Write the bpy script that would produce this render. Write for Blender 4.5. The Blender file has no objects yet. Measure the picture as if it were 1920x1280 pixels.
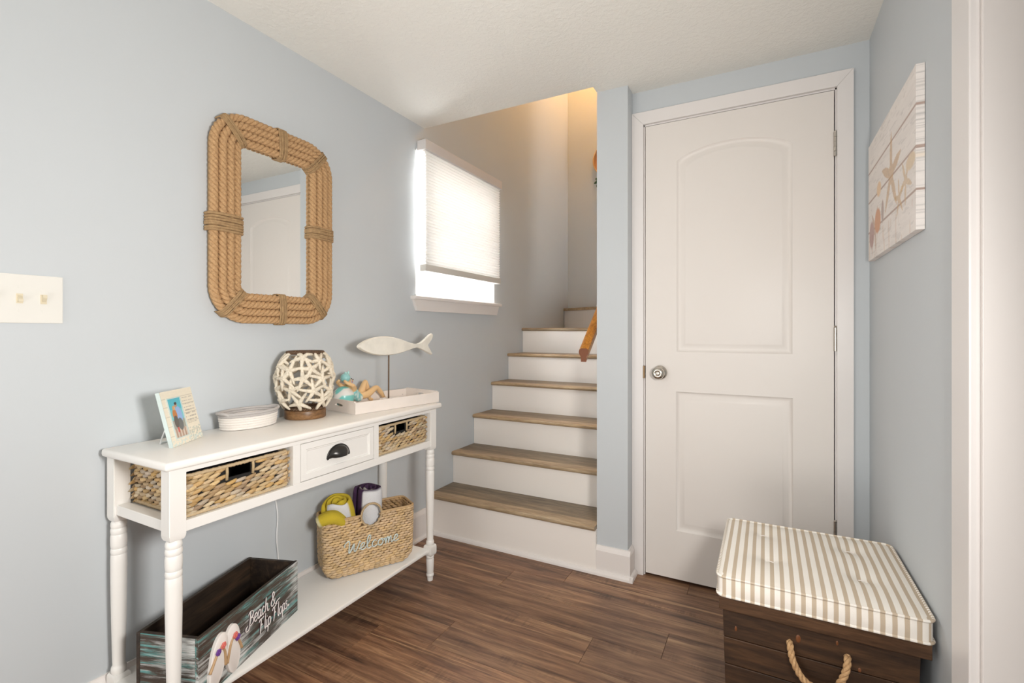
import bpy, bmesh, math, random
from mathutils import Vector, Matrix, noise
random.seed(7)
PI = math.pi
scene = bpy.context.scene
C = scene.collection

# ------------------------------------------------------------------ camera
cam = bpy.data.cameras.new('camera')
cam.lens = 902.02 / 1920 * 36.0
cam.sensor_width = 36.0
cam.shift_y = -20.1 / 1920
cam.clip_start = 0.05
camo = bpy.data.objects.new('camera', cam)
C.objects.link(camo)
camo.location = (1.6456, 0, 1.1157)
camo.rotation_euler = (PI / 2, 0, math.radians(27.8168))
scene.camera = camo

# ------------------------------------------------------------------ world, lights, exposure
world = bpy.data.worlds.new('world')
scene.world = world
world.use_nodes = True
wb = world.node_tree.nodes['Background']
wb.inputs[0].default_value = (0.93, 0.97, 1.0, 1)
wb.inputs[1].default_value = 6.0


def area_light(name, loc, target, sx, sy, power, col=(1, 1, 1)):
    l = bpy.data.lights.new(name, 'AREA')
    l.shape = 'RECTANGLE'
    l.size, l.size_y = sx, sy
    l.energy = power
    l.color = col
    o = bpy.data.objects.new(name, l)
    C.objects.link(o)
    o.location = loc
    d = Vector(target) - Vector(loc)
    o.rotation_euler = d.to_track_quat('-Z', 'Y').to_euler()
    return o


# small softbox beside the camera (its shadows fall to the left of the things on the table), daylight from
# the adjoining room, and two added fill lights for the right wall and the ceiling
area_light('softbox', (1.86, 0.42, 1.16), (0.0, 1.0, 1.02), 0.26, 0.26, 18.0, (1.0, 0.975, 0.94))
area_light('right_wall_fill', (0.06, -1.25, 1.35), (2.0, -0.4, 1.25), 1.5, 1.3, 22, (1.0, 0.985, 0.96))  # unseen fill added to brighten the right wall, no window stands here
area_light('daylight_adjoining_room', (5.1, -0.6, 1.3), (0.0, 0.6, 1.2), 2.2, 1.6, 3, (1.0, 0.985, 0.96))
area_light('daylight_stair_window', (-0.40, 2.44, 1.70), (1.0, 2.44, 1.60), 1.1, 1.1, 68, (0.97, 0.985, 1.0))
area_light('ceiling_fill', (0.95, -1.3, 0.12), (1.05, -0.2, 2.2), 1.5, 1.5, 26, (1.0, 0.98, 0.945))  # unseen fill added low behind the camera to brighten the ceiling

vs = scene.view_settings
vs.view_transform = 'Standard'
vs.look = 'None'
vs.exposure = 0.47
vs.gamma = 1.0
vs.use_curve_mapping = False


# ------------------------------------------------------------------ materials
def new_mat(name):
    m = bpy.data.materials.new(name)
    m.use_nodes = True
    nt = m.node_tree
    return m, nt, nt.nodes['Principled BSDF']


def nd(nt, t, **kw):
    n = nt.nodes.new(t)
    for k, v in kw.items():
        setattr(n, k, v)
    return n


def coords(nt, scale=(1, 1, 1), kind='Object', rnd=False, rot=(0, 0, 0)):
    tc = nd(nt, 'ShaderNodeTexCoord')
    mp = nd(nt, 'ShaderNodeMapping')
    mp.inputs['Scale'].default_value = scale
    mp.inputs['Rotation'].default_value = rot
    src = tc.outputs[kind]
    if rnd:
        oi = nd(nt, 'ShaderNodeObjectInfo')
        ml = nd(nt, 'ShaderNodeMath', operation='MULTIPLY')
        ml.inputs[1].default_value = 37.0
        nt.links.new(oi.outputs['Random'], ml.inputs[0])
        ad = nd(nt, 'ShaderNodeVectorMath', operation='ADD')
        nt.links.new(src, ad.inputs[0])
        nt.links.new(ml.outputs[0], ad.inputs[1])
        src = ad.outputs[0]
    nt.links.new(src, mp.inputs['Vector'])
    return mp.outputs['Vector']


def noise_tex(nt, vec, scale, detail=3, rough=0.5, dist=0.0):
    n = nd(nt, 'ShaderNodeTexNoise')
    n.inputs['Scale'].default_value = scale
    n.inputs['Detail'].default_value = detail
    n.inputs['Roughness'].default_value = rough
    n.inputs['Distortion'].default_value = dist
    nt.links.new(vec, n.inputs['Vector'])
    return n.outputs['Fac']


def ramp(nt, fac, stops, interp='LINEAR'):
    r = nd(nt, 'ShaderNodeValToRGB')
    r.color_ramp.interpolation = interp
    el = r.color_ramp.elements
    while len(el) < len(stops):
        el.new(0.5)
    for e, (p, c) in zip(el, stops):
        e.position = p
        e.color = tuple(c) + (1,) if len(c) == 3 else c
    nt.links.new(fac, r.inputs['Fac'])
    return r.outputs['Color']


def mixc(nt, fac, a, b, mode='MIX'):
    m = nd(nt, 'ShaderNodeMix', data_type='RGBA', blend_type=mode)
    for s, v in ((m.inputs[0], fac), (m.inputs[6], a), (m.inputs[7], b)):
        if isinstance(v, (int, float)):
            s.default_value = v
        elif isinstance(v, tuple):
            s.default_value = v + (1,) if len(v) == 3 else v
        else:
            nt.links.new(v, s)
    return m.outputs[2]


def bump(nt, bsdf, height, strength=0.3, dist=0.01):
    b = nd(nt, 'ShaderNodeBump')
    b.inputs['Strength'].default_value = strength
    b.inputs['Distance'].default_value = dist
    nt.links.new(height, b.inputs['Height'])
    nt.links.new(b.outputs['Normal'], bsdf.inputs['Normal'])


def plain(name, col, rough=0.5, metal=0.0, bscale=0, bstr=0.1, bdist=0.002, var=0.0, vscale=6, spec=None):
    m, nt, b = new_mat(name)
    b.inputs['Base Color'].default_value = tuple(col) + (1,)
    b.inputs['Roughness'].default_value = rough
    b.inputs['Metallic'].default_value = metal
    if spec is not None:
        b.inputs['Specular IOR Level'].default_value = spec
    vec = coords(nt)
    if var:
        f = noise_tex(nt, vec, vscale, 4)
        lo = tuple(c * (1 - var) for c in col)
        hi = tuple(min(1, c * (1 + var)) for c in col)
        nt.links.new(ramp(nt, f, [(0.3, lo), (0.7, hi)]), b.inputs['Base Color'])
    if bscale:
        bump(nt, b, noise_tex(nt, vec, bscale, 3), bstr, bdist)
    return m


M = {}
WALLC = (0.572, 0.605, 0.628)
M['wall'] = plain('wall_paint', WALLC, 0.55, bscale=140, bstr=0.12, bdist=0.001, var=0.012, vscale=1.5)
M['trim'] = plain('trim_paint', (0.81, 0.765, 0.735), 0.42, bscale=60, bstr=0.03, bdist=0.001)
M['casing'] = plain('casing_paint', (0.80, 0.765, 0.745), 0.32, bscale=60, bstr=0.03, bdist=0.001)
M['door'] = plain('door_paint', (0.785, 0.738, 0.695), 0.42, bscale=90, bstr=0.05, bdist=0.0008)
M['riser'] = plain('riser_paint', (0.89, 0.84, 0.79), 0.5, bscale=50, bstr=0.03, bdist=0.001)
M['white'] = plain('table_paint', (0.84, 0.82, 0.785), 0.38, bscale=45, bstr=0.03, bdist=0.001)
M['plastic'] = plain('switch_plastic', (0.80, 0.785, 0.735), 0.22)
M['ivory'] = plain('toggle_plastic', (0.72, 0.64, 0.47), 0.3)
M['nickel'] = plain('satin_nickel', (0.62, 0.58, 0.52), 0.22, 1.0)
M['hinge'] = plain('hinge_nickel', (0.55, 0.51, 0.46), 0.38, 1.0)
M['bronze'] = plain('dark_bronze', (0.05, 0.047, 0.045), 0.28, 0.7)
M['brass_dark'] = plain('strike_metal', (0.25, 0.17, 0.10), 0.4, 0.8)
M['vinyl'] = plain('window_vinyl', (0.86, 0.86, 0.84), 0.4)
M['valance'] = plain('headrail_fabric', (0.70, 0.665, 0.65), 0.7)
M['rail_grey'] = plain('bottom_rail_fabric', (0.66, 0.64, 0.60), 0.7)
M['cord'] = plain('cord_white', (0.85, 0.85, 0.85), 0.4)
M['rod'] = plain('rusty_rod', (0.16, 0.10, 0.06), 0.6, 0.5)
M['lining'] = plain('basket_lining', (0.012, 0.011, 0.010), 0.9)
M['leaf'] = plain('leaf_green', (0.05, 0.11, 0.05), 0.5, var=0.3, vscale=30)
M['bracket'] = plain('bracket_brass', (0.55, 0.42, 0.22), 0.35, 1.0)
M['skin'] = plain('figurine_skin', (0.80, 0.53, 0.27), 0.35)
M['lips'] = plain('figurine_lips', (0.65, 0.12, 0.10), 0.4)
M['eye'] = plain('figurine_eye', (0.03, 0.03, 0.04), 0.3)
M['photo_glass_edge'] = plain('frame_edge', (0.58, 0.67, 0.65), 0.5)
M['cream_rope'] = plain('cotton_rope', (0.84, 0.79, 0.74), 0.85, bscale=260, bstr=0.5, bdist=0.002)
M['grey_rope'] = plain('grey_cotton_rope', (0.50, 0.47, 0.455), 0.85, bscale=260, bstr=0.5, bdist=0.002)
M['shade_lamp'] = plain('lamp_metal', (0.6, 0.5, 0.35), 0.4, 0.6)

m, nt, b = new_mat('ceiling_texture')          # knock-down plaster ceiling
b.inputs['Base Color'].default_value = (0.82, 0.805, 0.755, 1)
b.inputs['Roughness'].default_value = 0.75
v = coords(nt)
f = noise_tex(nt, v, 55, 5, 0.6, 0.6)
f2 = ramp(nt, f, [(0.42, (0, 0, 0)), (0.62, (1, 1, 1))])
bump(nt, b, f2, 0.32, 0.004)
M['ceiling'] = m


def wood(name, stops, scale=(1.2, 14, 14), rough=0.45, nscale=3.0, rnd=True, bstr=0.15, streak=None, extra=None, rot=(0, 0, 0)):
    m, nt, b = new_mat(name)
    v = coords(nt, scale, 'Object', rnd, rot)
    f = noise_tex(nt, v, nscale, 7, 0.62, 0.5)
    c = ramp(nt, f, stops)
    v2 = coords(nt, tuple(s * 3.2 for s in scale), 'Object', rnd, rot)
    g = noise_tex(nt, v2, nscale * 1.7, 4, 0.6, 0.2)
    g2 = ramp(nt, g, [(0.40, (0.50, 0.48, 0.46)), (0.56, (1, 1, 1))])
    c = mixc(nt, 0.55, c, g2, 'MULTIPLY')
    if streak:
        v3 = coords(nt, (scale[0] * 0.8, scale[1] * 2.2, scale[2] * 2.2), 'Object', rnd, rot)
        h = noise_tex(nt, v3, nscale * 0.9, 5, 0.7, 0.3)
        hm = ramp(nt, h, [(0.56, (0, 0, 0)), (0.70, (1, 1, 1))])
        c = mixc(nt, hm, c, streak)
    if extra:
        # fine cross-grain saw marks
        v4 = coords(nt, (90, 8, 8), 'Object', rnd, rot)
        k = noise_tex(nt, v4, 1.2, 2, 0.5)
        v5 = coords(nt, (2.2, 6, 6), 'Object', rnd, rot)
        msk = ramp(nt, noise_tex(nt, v5, 1.6, 2), [(0.55, (0, 0, 0)), (0.68, (1, 1, 1))])
        km = ramp(nt, k, [(0.42, (0.62, 0.6, 0.58)), (0.58, (1.0, 1.0, 1.0))])
        c = mixc(nt, msk, c, mixc(nt, 0.8, c, km, 'MULTIPLY'))
    if rnd:
        oi = nd(nt, 'ShaderNodeObjectInfo')
        r = ramp(nt, oi.outputs['Random'], [(0, (0.80, 0.79, 0.79)), (0.5, (0.98, 0.95, 0.93)), (1, (1.14, 1.07, 1.0))])
        c = mixc(nt, 1.0, c, r, 'MULTIPLY')
    nt.links.new(c, b.inputs['Base Color'])
    b.inputs['Roughness'].default_value = rough
    bump(nt, b, f, bstr, 0.002)
    return m


M['floor'] = wood('vinyl_plank_wood', [(0.30, (0.066, 0.038, 0.026)), (0.44, (0.190, 0.100, 0.060)), (0.56, (0.285, 0.162, 0.095)), (0.72, (0.43, 0.265, 0.148))],
                  (0.8, 11, 11), 0.42, 2.4, True, 0.10, (0.44, 0.285, 0.16), True)
M['tread'] = wood('tread_wood', [(0.30, (0.145, 0.105, 0.066)), (0.5, (0.25, 0.19, 0.122)), (0.7, (0.37, 0.292, 0.19))],
                  (1.4, 16, 16), 0.45, 2.4, True, 0.10)
M['nosing'] = wood('nosing_wood', [(0.30, (0.29, 0.205, 0.120)), (0.5, (0.42, 0.315, 0.195)), (0.7, (0.54, 0.425, 0.275))],
                   (1.4, 16, 16), 0.40, 2.4, True, 0.08)
M['crate_wood'] = wood('dark_box_wood', [(0.30, (0.022, 0.012, 0.007)), (0.5, (0.055, 0.028, 0.014)), (0.7, (0.105, 0.052, 0.023))],
                       (1.5, 16, 16), 0.42, 3.0, True, 0.12)
M['lid_wood'] = wood('box_lid_wood', [(0.30, (0.045, 0.023, 0.012)), (0.5, (0.10, 0.050, 0.024)), (0.7, (0.17, 0.088, 0.042))],
                     (1.5, 16, 16), 0.38, 3.0, True, 0.12)
M['knot'] = plain('wood_knot', (0.16, 0.055, 0.018), 0.4)
M['base_wood'] = wood('lantern_base_wood', [(0.30, (0.10, 0.048, 0.018)), (0.5, (0.23, 0.115, 0.045)), (0.7, (0.36, 0.20, 0.085))],
                      (8, 8, 30), 0.4, 2.0, False, 0.10)
M['braid'] = plain('brown_braid', (0.11, 0.060, 0.030), 0.6, bscale=120, bstr=0.3, var=0.3, vscale=60)
M['handrail'] = wood('orange_oak', [(0.30, (0.36, 0.125, 0.018)), (0.5, (0.52, 0.205, 0.030)), (0.7, (0.62, 0.27, 0.045))],
                     (14, 1.5, 14), 0.30, 2.0, False, 0.04)
M['handrail_end'] = plain('handrail_end_grain', (0.20, 0.062, 0.020), 0.45)
M['old_white_wood'] = plain('chippy_white_wood', (0.83, 0.795, 0.71), 0.6, bscale=50, bstr=0.25, var=0.06, vscale=20)
M['tray'] = plain('tray_paint', (0.80, 0.725, 0.665), 0.5, bscale=60, bstr=0.08, var=0.03, vscale=14)
M['star'] = plain('starfish_resin', (0.76, 0.68, 0.55), 0.65, bscale=220, bstr=0.8, bdist=0.003, var=0.10, vscale=40)
M['driftwood'] = plain('driftwood_base', (0.36, 0.22, 0.13), 0.7, bscale=50, bstr=0.4, var=0.2)

m, nt, b = new_mat('jute_rope')
v = coords(nt, (1, 1, 1))
f = noise_tex(nt, v, 160, 4, 0.7)
nt.links.new(ramp(nt, f, [(0.3, (0.36, 0.205, 0.095)), (0.7, (0.60, 0.38, 0.19))]), b.inputs['Base Color'])
b.inputs['Roughness'].default_value = 0.85
bump(nt, b, f, 0.4, 0.002)
M['jute'] = m

m, nt, b = new_mat('jute_twine')
v = coords(nt, (1, 1, 1))
f = noise_tex(nt, v, 90, 5, 0.7)
nt.links.new(ramp(nt, f, [(0.3, (0.27, 0.165, 0.080)), (0.7, (0.47, 0.31, 0.155))]), b.inputs['Base Color'])
b.inputs['Roughness'].default_value = 0.9
bump(nt, b, f, 0.5, 0.002)
M['twine'] = m


def attr_mat(name, rough=0.6, attr='Col', nscale=120, nstr=0.2, vary=0.15):
    m, nt, b = new_mat(name)
    a = nd(nt, 'ShaderNodeAttribute', attribute_name=attr)
    v = coords(nt)
    f = noise_tex(nt, v, nscale, 4, 0.6)
    r = ramp(nt, f, [(0.3, (1 - vary,) * 3), (0.7, (1, 1, 1))])
    nt.links.new(mixc(nt, 1.0, a.outputs['Color'], r, 'MULTIPLY'), b.inputs['Base Color'])
    b.inputs['Roughness'].default_value = rough
    if nstr:
        bump(nt, b, f, nstr, 0.002)
    return m


M['wicker'] = attr_mat('woven_seagrass', 0.65, nscale=260, nstr=0.25, vary=0.22)
M['print'] = attr_mat('printed_surface', 0.55, nscale=60, nstr=0.0, vary=0.03)
M['terry'] = attr_mat('terry_towel', 0.95, nscale=420, nstr=0.9, vary=0.12)
M['glaze'] = attr_mat('painted_glaze', 0.28, nscale=60, nstr=0.0, vary=0.03)

m, nt, b = new_mat('mirror_glass')
b.inputs['Base Color'].default_value = (0.90, 0.915, 0.91, 1)
b.inputs['Metallic'].default_value = 1.0
b.inputs['Roughness'].default_value = 0.015
M['mirror'] = m

m, nt, b = new_mat('window_glass')
out = nt.nodes['Material Output']
tr = nd(nt, 'ShaderNodeBsdfTransparent')
gl = nd(nt, 'ShaderNodeBsdfGlossy')
gl.inputs['Roughness'].default_value = 0.02
mx = nd(nt, 'ShaderNodeMixShader')
mx.inputs[0].default_value = 0.06
nt.links.new(tr.outputs[0], mx.inputs[1])
nt.links.new(gl.outputs[0], mx.inputs[2])
nt.links.new(mx.outputs[0], out.inputs['Surface'])
M['glass'] = m

m, nt, b = new_mat('cellular_shade_fabric')     # translucent pleated fabric
out = nt.nodes['Material Output']
df = nd(nt, 'ShaderNodeBsdfDiffuse')
df.inputs['Color'].default_value = (0.86, 0.85, 0.83, 1)
tl = nd(nt, 'ShaderNodeBsdfTranslucent')
tl.inputs['Color'].default_value = (0.90, 0.885, 0.86, 1)
mx = nd(nt, 'ShaderNodeMixShader')
mx.inputs[0].default_value = 0.17
nt.links.new(df.outputs[0], mx.inputs[1])
nt.links.new(tl.outputs[0], mx.inputs[2])
nt.links.new(mx.outputs[0], out.inputs['Surface'])
M['shade'] = m

m, nt, b = new_mat('striped_ticking')           # stripe coordinate stored on the mesh (metres)
a = nd(nt, 'ShaderNodeAttribute', attribute_name='stripe')
mu = nd(nt, 'ShaderNodeMath', operation='MULTIPLY')
mu.inputs[1].default_value = 1 / 0.0226
nt.links.new(a.outputs['Fac'], mu.inputs[0])
fr = nd(nt, 'ShaderNodeMath', operation='FRACT')
nt.links.new(mu.outputs[0], fr.inputs[0])
c = ramp(nt, fr.outputs[0], [(0.0, (0.84, 0.795, 0.73)), (0.53, (0.84, 0.795, 0.73)), (0.57, (0.535, 0.435, 0.325)), (0.97, (0.535, 0.435, 0.325)), (1.0, (0.84, 0.795, 0.73))])
nt.links.new(c, b.inputs['Base Color'])
b.inputs['Roughness'].default_value = 0.9
v = coords(nt)
bump(nt, b, noise_tex(nt, v, 500, 3), 0.25, 0.001)
M['ticking'] = m

m, nt, b = new_mat('distressed_teal_paint')     # brushed white and teal over dark wood
v = coords(nt, (26, 1.6, 26))
f1 = noise_tex(nt, v, 2.6, 6, 0.65, 0.4)
wd = ramp(nt, f1, [(0.3, (0.030, 0.020, 0.015)), (0.7, (0.115, 0.080, 0.060))])
v2 = coords(nt, (34, 2.2, 34))
f2 = noise_tex(nt, v2, 2.0, 7, 0.72, 0.3)
m2 = ramp(nt, f2, [(0.50, (0, 0, 0)), (0.60, (1, 1, 1))])
c = mixc(nt, m2, wd, (0.10, 0.30, 0.29))
v3 = coords(nt, (70, 3.2, 70))
f3 = noise_tex(nt, v3, 1.8, 7, 0.78, 0.3)
v3b = coords(nt, (7, 4, 7))
f3b = noise_tex(nt, v3b, 1.5, 3)
ad = nd(nt, 'ShaderNodeMath', operation='ADD')
nt.links.new(f3, ad.inputs[0])
nt.links.new(f3b, ad.inputs[1])
hv = nd(nt, 'ShaderNodeMath', operation='MULTIPLY')
hv.inputs[1].default_value = 0.5
nt.links.new(ad.outputs[0], hv.inputs[0])
m3 = ramp(nt, hv.outputs[0], [(0.505, (0, 0, 0)), (0.60, (1, 1, 1))])
c = mixc(nt, m3, c, (0.62, 0.64, 0.63))
nt.links.new(c, b.inputs['Base Color'])
b.inputs['Roughness'].default_value = 0.55
bump(nt, b, f2, 0.25, 0.002)
M['distressed'] = m
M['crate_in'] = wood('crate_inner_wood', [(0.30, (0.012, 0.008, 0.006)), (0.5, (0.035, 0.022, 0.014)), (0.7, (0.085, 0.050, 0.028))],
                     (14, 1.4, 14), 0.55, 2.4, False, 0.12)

m, nt, b = new_mat('lamp_diffuser')
b.inputs['Base Color'].default_value = (1, 0.85, 0.6, 1)
b.inputs['Emission Color'].default_value = (1, 0.70, 0.34, 1)
b.inputs['Emission Strength'].default_value = 6.0
M['bulb'] = m


# ------------------------------------------------------------------ mesh building
class B:
    def __init__(s):
        s.v = []
        s.f = []
        s.c = []
        s.cur = None

    def add(s, vs, fs, col=None):
        o = len(s.v)
        s.v += [tuple(p) for p in vs]
        s.f += [tuple(i + o for i in f) for f in fs]
        s.c += [col or s.cur or (1, 1, 1)] * len(vs)
        return s

    def box(s, x0, x1, y0, y1, z0, z1, ch=0.0):
        if ch <= 0:
            vs = [(x, y, z) for x in (x0, x1) for y in (y0, y1) for z in (z0, z1)]
            fs = [(0, 1, 3, 2), (4, 6, 7, 5), (0, 4, 5, 1), (2, 3, 7, 6), (0, 2, 6, 4), (1, 5, 7, 3)]
            return s.add(vs, fs)
        bm = bmesh.new()
        bmesh.ops.create_cube(bm, size=1)
        for p in bm.verts:
            p.co = Vector(((x0 + x1) / 2 + p.co.x * (x1 - x0), (y0 + y1) / 2 + p.co.y * (y1 - y0), (z0 + z1) / 2 + p.co.z * (z1 - z0)))
        bmesh.ops.bevel(bm, geom=bm.edges[:], offset=ch, segments=2, affect='EDGES', profile=0.6)
        return s.bm(bm)

    def bm(s, bm, mat=None):
        bm.verts.index_update()
        s.add([(mat @ p.co if mat else p.co) for p in bm.verts], [[q.index for q in f.verts] for f in bm.faces])
        bm.free()
        return s

    def lathe(s, prof, c=(0, 0), seg=24, cap=True, sx=1, sy=1):
        vs = []
        for r, z in prof:
            for i in range(seg):
                a = 2 * PI * i / seg
                vs.append((c[0] + r * math.cos(a) * sx, c[1] + r * math.sin(a) * sy, z))
        fs = []
        n = len(prof)
        for j in range(n - 1):
            for i in range(seg):
                k = (i + 1) % seg
                fs.append((j * seg + i, j * seg + k, (j + 1) * seg + k, (j + 1) * seg + i))
        if cap:
            fs.append(tuple(range(seg))[::-1])
            fs.append(tuple((n - 1) * seg + i for i in range(seg)))
        return s.add(vs, fs)

    def tube(s, path, rad, seg=10, closed=False, cap=True, sq=1.0, twist=0, lobes=0, depth=0.0, up=None, col=None):
        pts = [Vector(p) for p in path]
        n = len(pts)
        rads = rad if isinstance(rad, (list, tuple)) else [rad] * n
        tang = []
        for i in range(n):
            a = pts[(i - 1) % n] if (closed or i > 0) else pts[i]
            c = pts[(i + 1) % n] if (closed or i < n - 1) else pts[i]
            t = (c - a)
            tang.append(t.normalized() if t.length > 1e-9 else Vector((0, 0, 1)))
        up = Vector(up) if up else (Vector((0, 0, 1)) if abs(tang[0].z) < 0.9 else Vector((1, 0, 0)))
        nrm = (up - tang[0] * up.dot(tang[0])).normalized()
        vs = []
        L = 0.0
        fixed = up if closed else None
        for i in range(n):
            if i:
                L += (pts[i] - pts[i - 1]).length
            t = tang[i]
            if fixed is not None:
                q = fixed - t * fixed.dot(t)
                nrm = q.normalized() if q.length > 1e-6 else nrm
            else:
                q = nrm - t * nrm.dot(t)
                nrm = q.normalized() if q.length > 1e-6 else t.orthogonal().normalized()
            bn = t.cross(nrm)
            for k in range(seg):
                a = 2 * PI * k / seg
                r = rads[i]
                if lobes:
                    r = r * (1 - depth + depth * abs(math.cos(lobes * 0.5 * (a - twist * L))) ** 0.7)
                vs.append(pts[i] + (nrm * math.cos(a) * sq + bn * math.sin(a)) * r)
        fs = []
        m = n if closed else n - 1
        for j in range(m):
            j2 = (j + 1) % n
            for k in range(seg):
                k2 = (k + 1) % seg
                fs.append((j * seg + k, j * seg + k2, j2 * seg + k2, j2 * seg + k))
        if cap and not closed:
            fs.append(tuple(range(seg))[::-1])
            fs.append(tuple((n - 1) * seg + k for k in range(seg)))
        return s.add(vs, fs, col)

    def prism(s, poly, axis, a0, a1):
        """poly of 2D points extruded along axis from a0 to a1"""
        def put(p, a):
            return (a, p[0], p[1]) if axis == 'x' else ((p[0], a, p[1]) if axis == 'y' else (p[0], p[1], a))
        n = len(poly)
        vs = [put(p, a0) for p in poly] + [put(p, a1) for p in poly]
        fs = [tuple(range(n)), tuple(range(2 * n - 1, n - 1, -1))]
        fs += [(i, (i + 1) % n, n + (i + 1) % n, n + i) for i in range(n)]
        return s.add(vs, fs)

    def ball(s, c, r, seg=16, ring=10, col=None):
        rx, ry, rz = r if isinstance(r, (list, tuple)) else (r, r, r)
        vs = [(c[0], c[1], c[2] - rz)]
        for j in range(1, ring):
            p = -PI / 2 + PI * j / ring
            for i in range(seg):
                a = 2 * PI * i / seg
                vs.append((c[0] + rx * math.cos(p) * math.cos(a), c[1] + ry * math.cos(p) * math.sin(a), c[2] + rz * math.sin(p)))
        vs.append((c[0], c[1], c[2] + rz))
        fs = [(0, 1 + (i + 1) % seg, 1 + i) for i in range(seg)]
        for j in range(ring - 2):
            for i in range(seg):
                k = (i + 1) % seg
                fs.append((1 + j * seg + i, 1 + j * seg + k, 1 + (j + 1) * seg + k, 1 + (j + 1) * seg + i))
        e = len(vs) - 1
        o = 1 + (ring - 2) * seg
        fs += [(o + i, o + (i + 1) % seg, e) for i in range(seg)]
        return s.add(vs, fs, col)

    def shift(s, d):
        s.v = [(p[0] + d[0], p[1] + d[1], p[2] + d[2]) for p in s.v]
        return s


ORG = {}


def obj(name, b, mat, parent=None, smooth=False, world=True, fix=True):
    """one mesh object; vertices given in world space (world=True) or in the root's own space"""
    me = bpy.data.meshes.new(name)
    org = Vector((0, 0, 0))
    if parent is not None and world:
        org = Vector(ORG.get(parent.name, (0, 0, 0)))
    loc = Vector((0, 0, 0))
    vs = b.v
    if parent is None and world:
        xs = [p[0] for p in vs]; ys = [p[1] for p in vs]; zs = [p[2] for p in vs]
        loc = Vector(((min(xs) + max(xs)) / 2, (min(ys) + max(ys)) / 2, min(zs)))
        org = loc
    me.from_pydata([(p[0] - org.x, p[1] - org.y, p[2] - org.z) for p in vs], [], b.f)
    if fix:
        bm = bmesh.new()
        bm.from_mesh(me)
        bmesh.ops.recalc_face_normals(bm, faces=bm.faces[:])
        bm.to_mesh(me)
        bm.free()
    if any(c != (1, 1, 1) for c in b.c):
        at = me.color_attributes.new('Col', 'FLOAT_COLOR', 'POINT')
        flat = []
        for c in b.c:
            flat += [c[0], c[1], c[2], 1.0]
        at.data.foreach_set('color', flat)
    me.materials.append(M[mat] if isinstance(mat, str) else mat)
    if smooth:
        me.polygons.foreach_set('use_smooth', [True] * len(me.polygons))
        if smooth == 'auto':
            me.set_sharp_from_angle(angle=math.radians(40))
    me.update()
    o = bpy.data.objects.new(name, me)
    C.objects.link(o)
    o.location = loc
    if parent is not None:
        o.parent = parent
        ORG[o.name] = tuple(org)
    else:
        ORG[o.name] = tuple(loc)
    return o


def tag(o, label, cat, group=None, kind=None):
    o['label'] = label
    o['category'] = cat
    if group:
        o['group'] = group
    if kind:
        o['kind'] = kind
    return o


def thing(name, label, cat, loc=(0, 0, 0), rz=0.0, group=None, kind=None):
    o = bpy.data.objects.new(name, None)
    o.empty_display_size = 0.05
    C.objects.link(o)
    o.location = loc
    o.rotation_euler = (0, 0, rz)
    ORG[o.name] = tuple(loc)
    return tag(o, label, cat, group, kind)


def struct(name, b, mat, label, cat, smooth=False):
    o = obj(name, b, mat, None, smooth)
    return tag(o, label, cat, None, 'structure')


def catmull(pts, n=8, closed=False):
    P = [Vector(p) for p in pts]
    out = []
    m = len(P)
    rng = range(m if closed else m - 1)
    for i in rng:
        p0 = P[(i - 1) % m] if (closed or i > 0) else P[0]
        p1, p2 = P[i], P[(i + 1) % m]
        p3 = P[(i + 2) % m] if (closed or i + 2 < m) else P[-1]
        for k in range(n):
            t = k / n
            out.append(0.5 * ((2 * p1) + (-p0 + p2) * t + (2 * p0 - 5 * p1 + 4 * p2 - p3) * t * t + (-p0 + 3 * p1 - 3 * p2 + p3) * t ** 3))
    if not closed:
        out.append(P[-1])
    return out


# ================================================================== ROOM SHELL
CEIL = 2.2163
XS = 0.955          # right side of the stair flight
YD = 2.24           # wall with the door
XR = 1.9926         # right wall
YO = 2.094          # front edge of the ceiling opening above the stairs
YF = 4.245          # wall at the top of the flight
ZT = 3.95            # ceiling upstairs
YST = 2.150         # end face of the stub wall beside the stairs

# window opening in the left wall
WY0, WY1, WZ0, WZ1 = 2.016, 2.862, 1.300, 2.085
w = B()
w.box(-0.14, 0, -2.75, WY0, 0, ZT)
w.box(-0.14, 0, WY1, YF + 0.1, 0, ZT)
w.box(-0.14, 0, WY0, WY1, 0, WZ0)
w.box(-0.14, 0, WY0, WY1, WZ1, ZT)
struct('wall_left', w, 'wall', 'pale blue grey wall behind the console table and mirror', 'wall')

w = B()
w.box(0, 3.3, YF, YF + 0.1, 0, ZT)
struct('wall_back', w, 'wall', 'tall grey wall at the top of the stairs lit warm from above', 'wall')

w = B()
w.box(XS, XS + 0.02, YST, 3.62, 0, ZT)
w.box(XS + 0.02, 1.098, YST, 3.62, 0, ZT)
struct('wall_stair', w, 'wall', 'blue grey stub wall between the stairs and the white door', 'wall')

w = B()
DX0, DX1, DZ1 = 1.157, 1.882, 2.050
w.box(1.098, DX0 - 0.012, YD, YD + 0.12, 0, CEIL)
w.box(DX1 + 0.012, XR + 0.12, YD, YD + 0.12, 0, CEIL)
w.box(DX0 - 0.012, DX1 + 0.012, YD, YD + 0.12, DZ1 + 0.012, CEIL)
struct('wall_door', w, 'wall', 'blue grey wall around the white panelled door', 'wall')

w = B()
OY0, OY1, OZ = -1.6, 1.185, 2.08     # cased opening into the next room
w.box(XR, XR + 0.12, OY1, YD + 0.12, 0, CEIL)
w.box(XR, XR + 0.12, -2.75, OY0, 0, CEIL)
w.box(XR, XR + 0.12, OY0, OY1, OZ, CEIL)
struct('wall_right', w, 'wall', 'pale grey wall with the canvas picture above the storage bench', 'wall')

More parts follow.
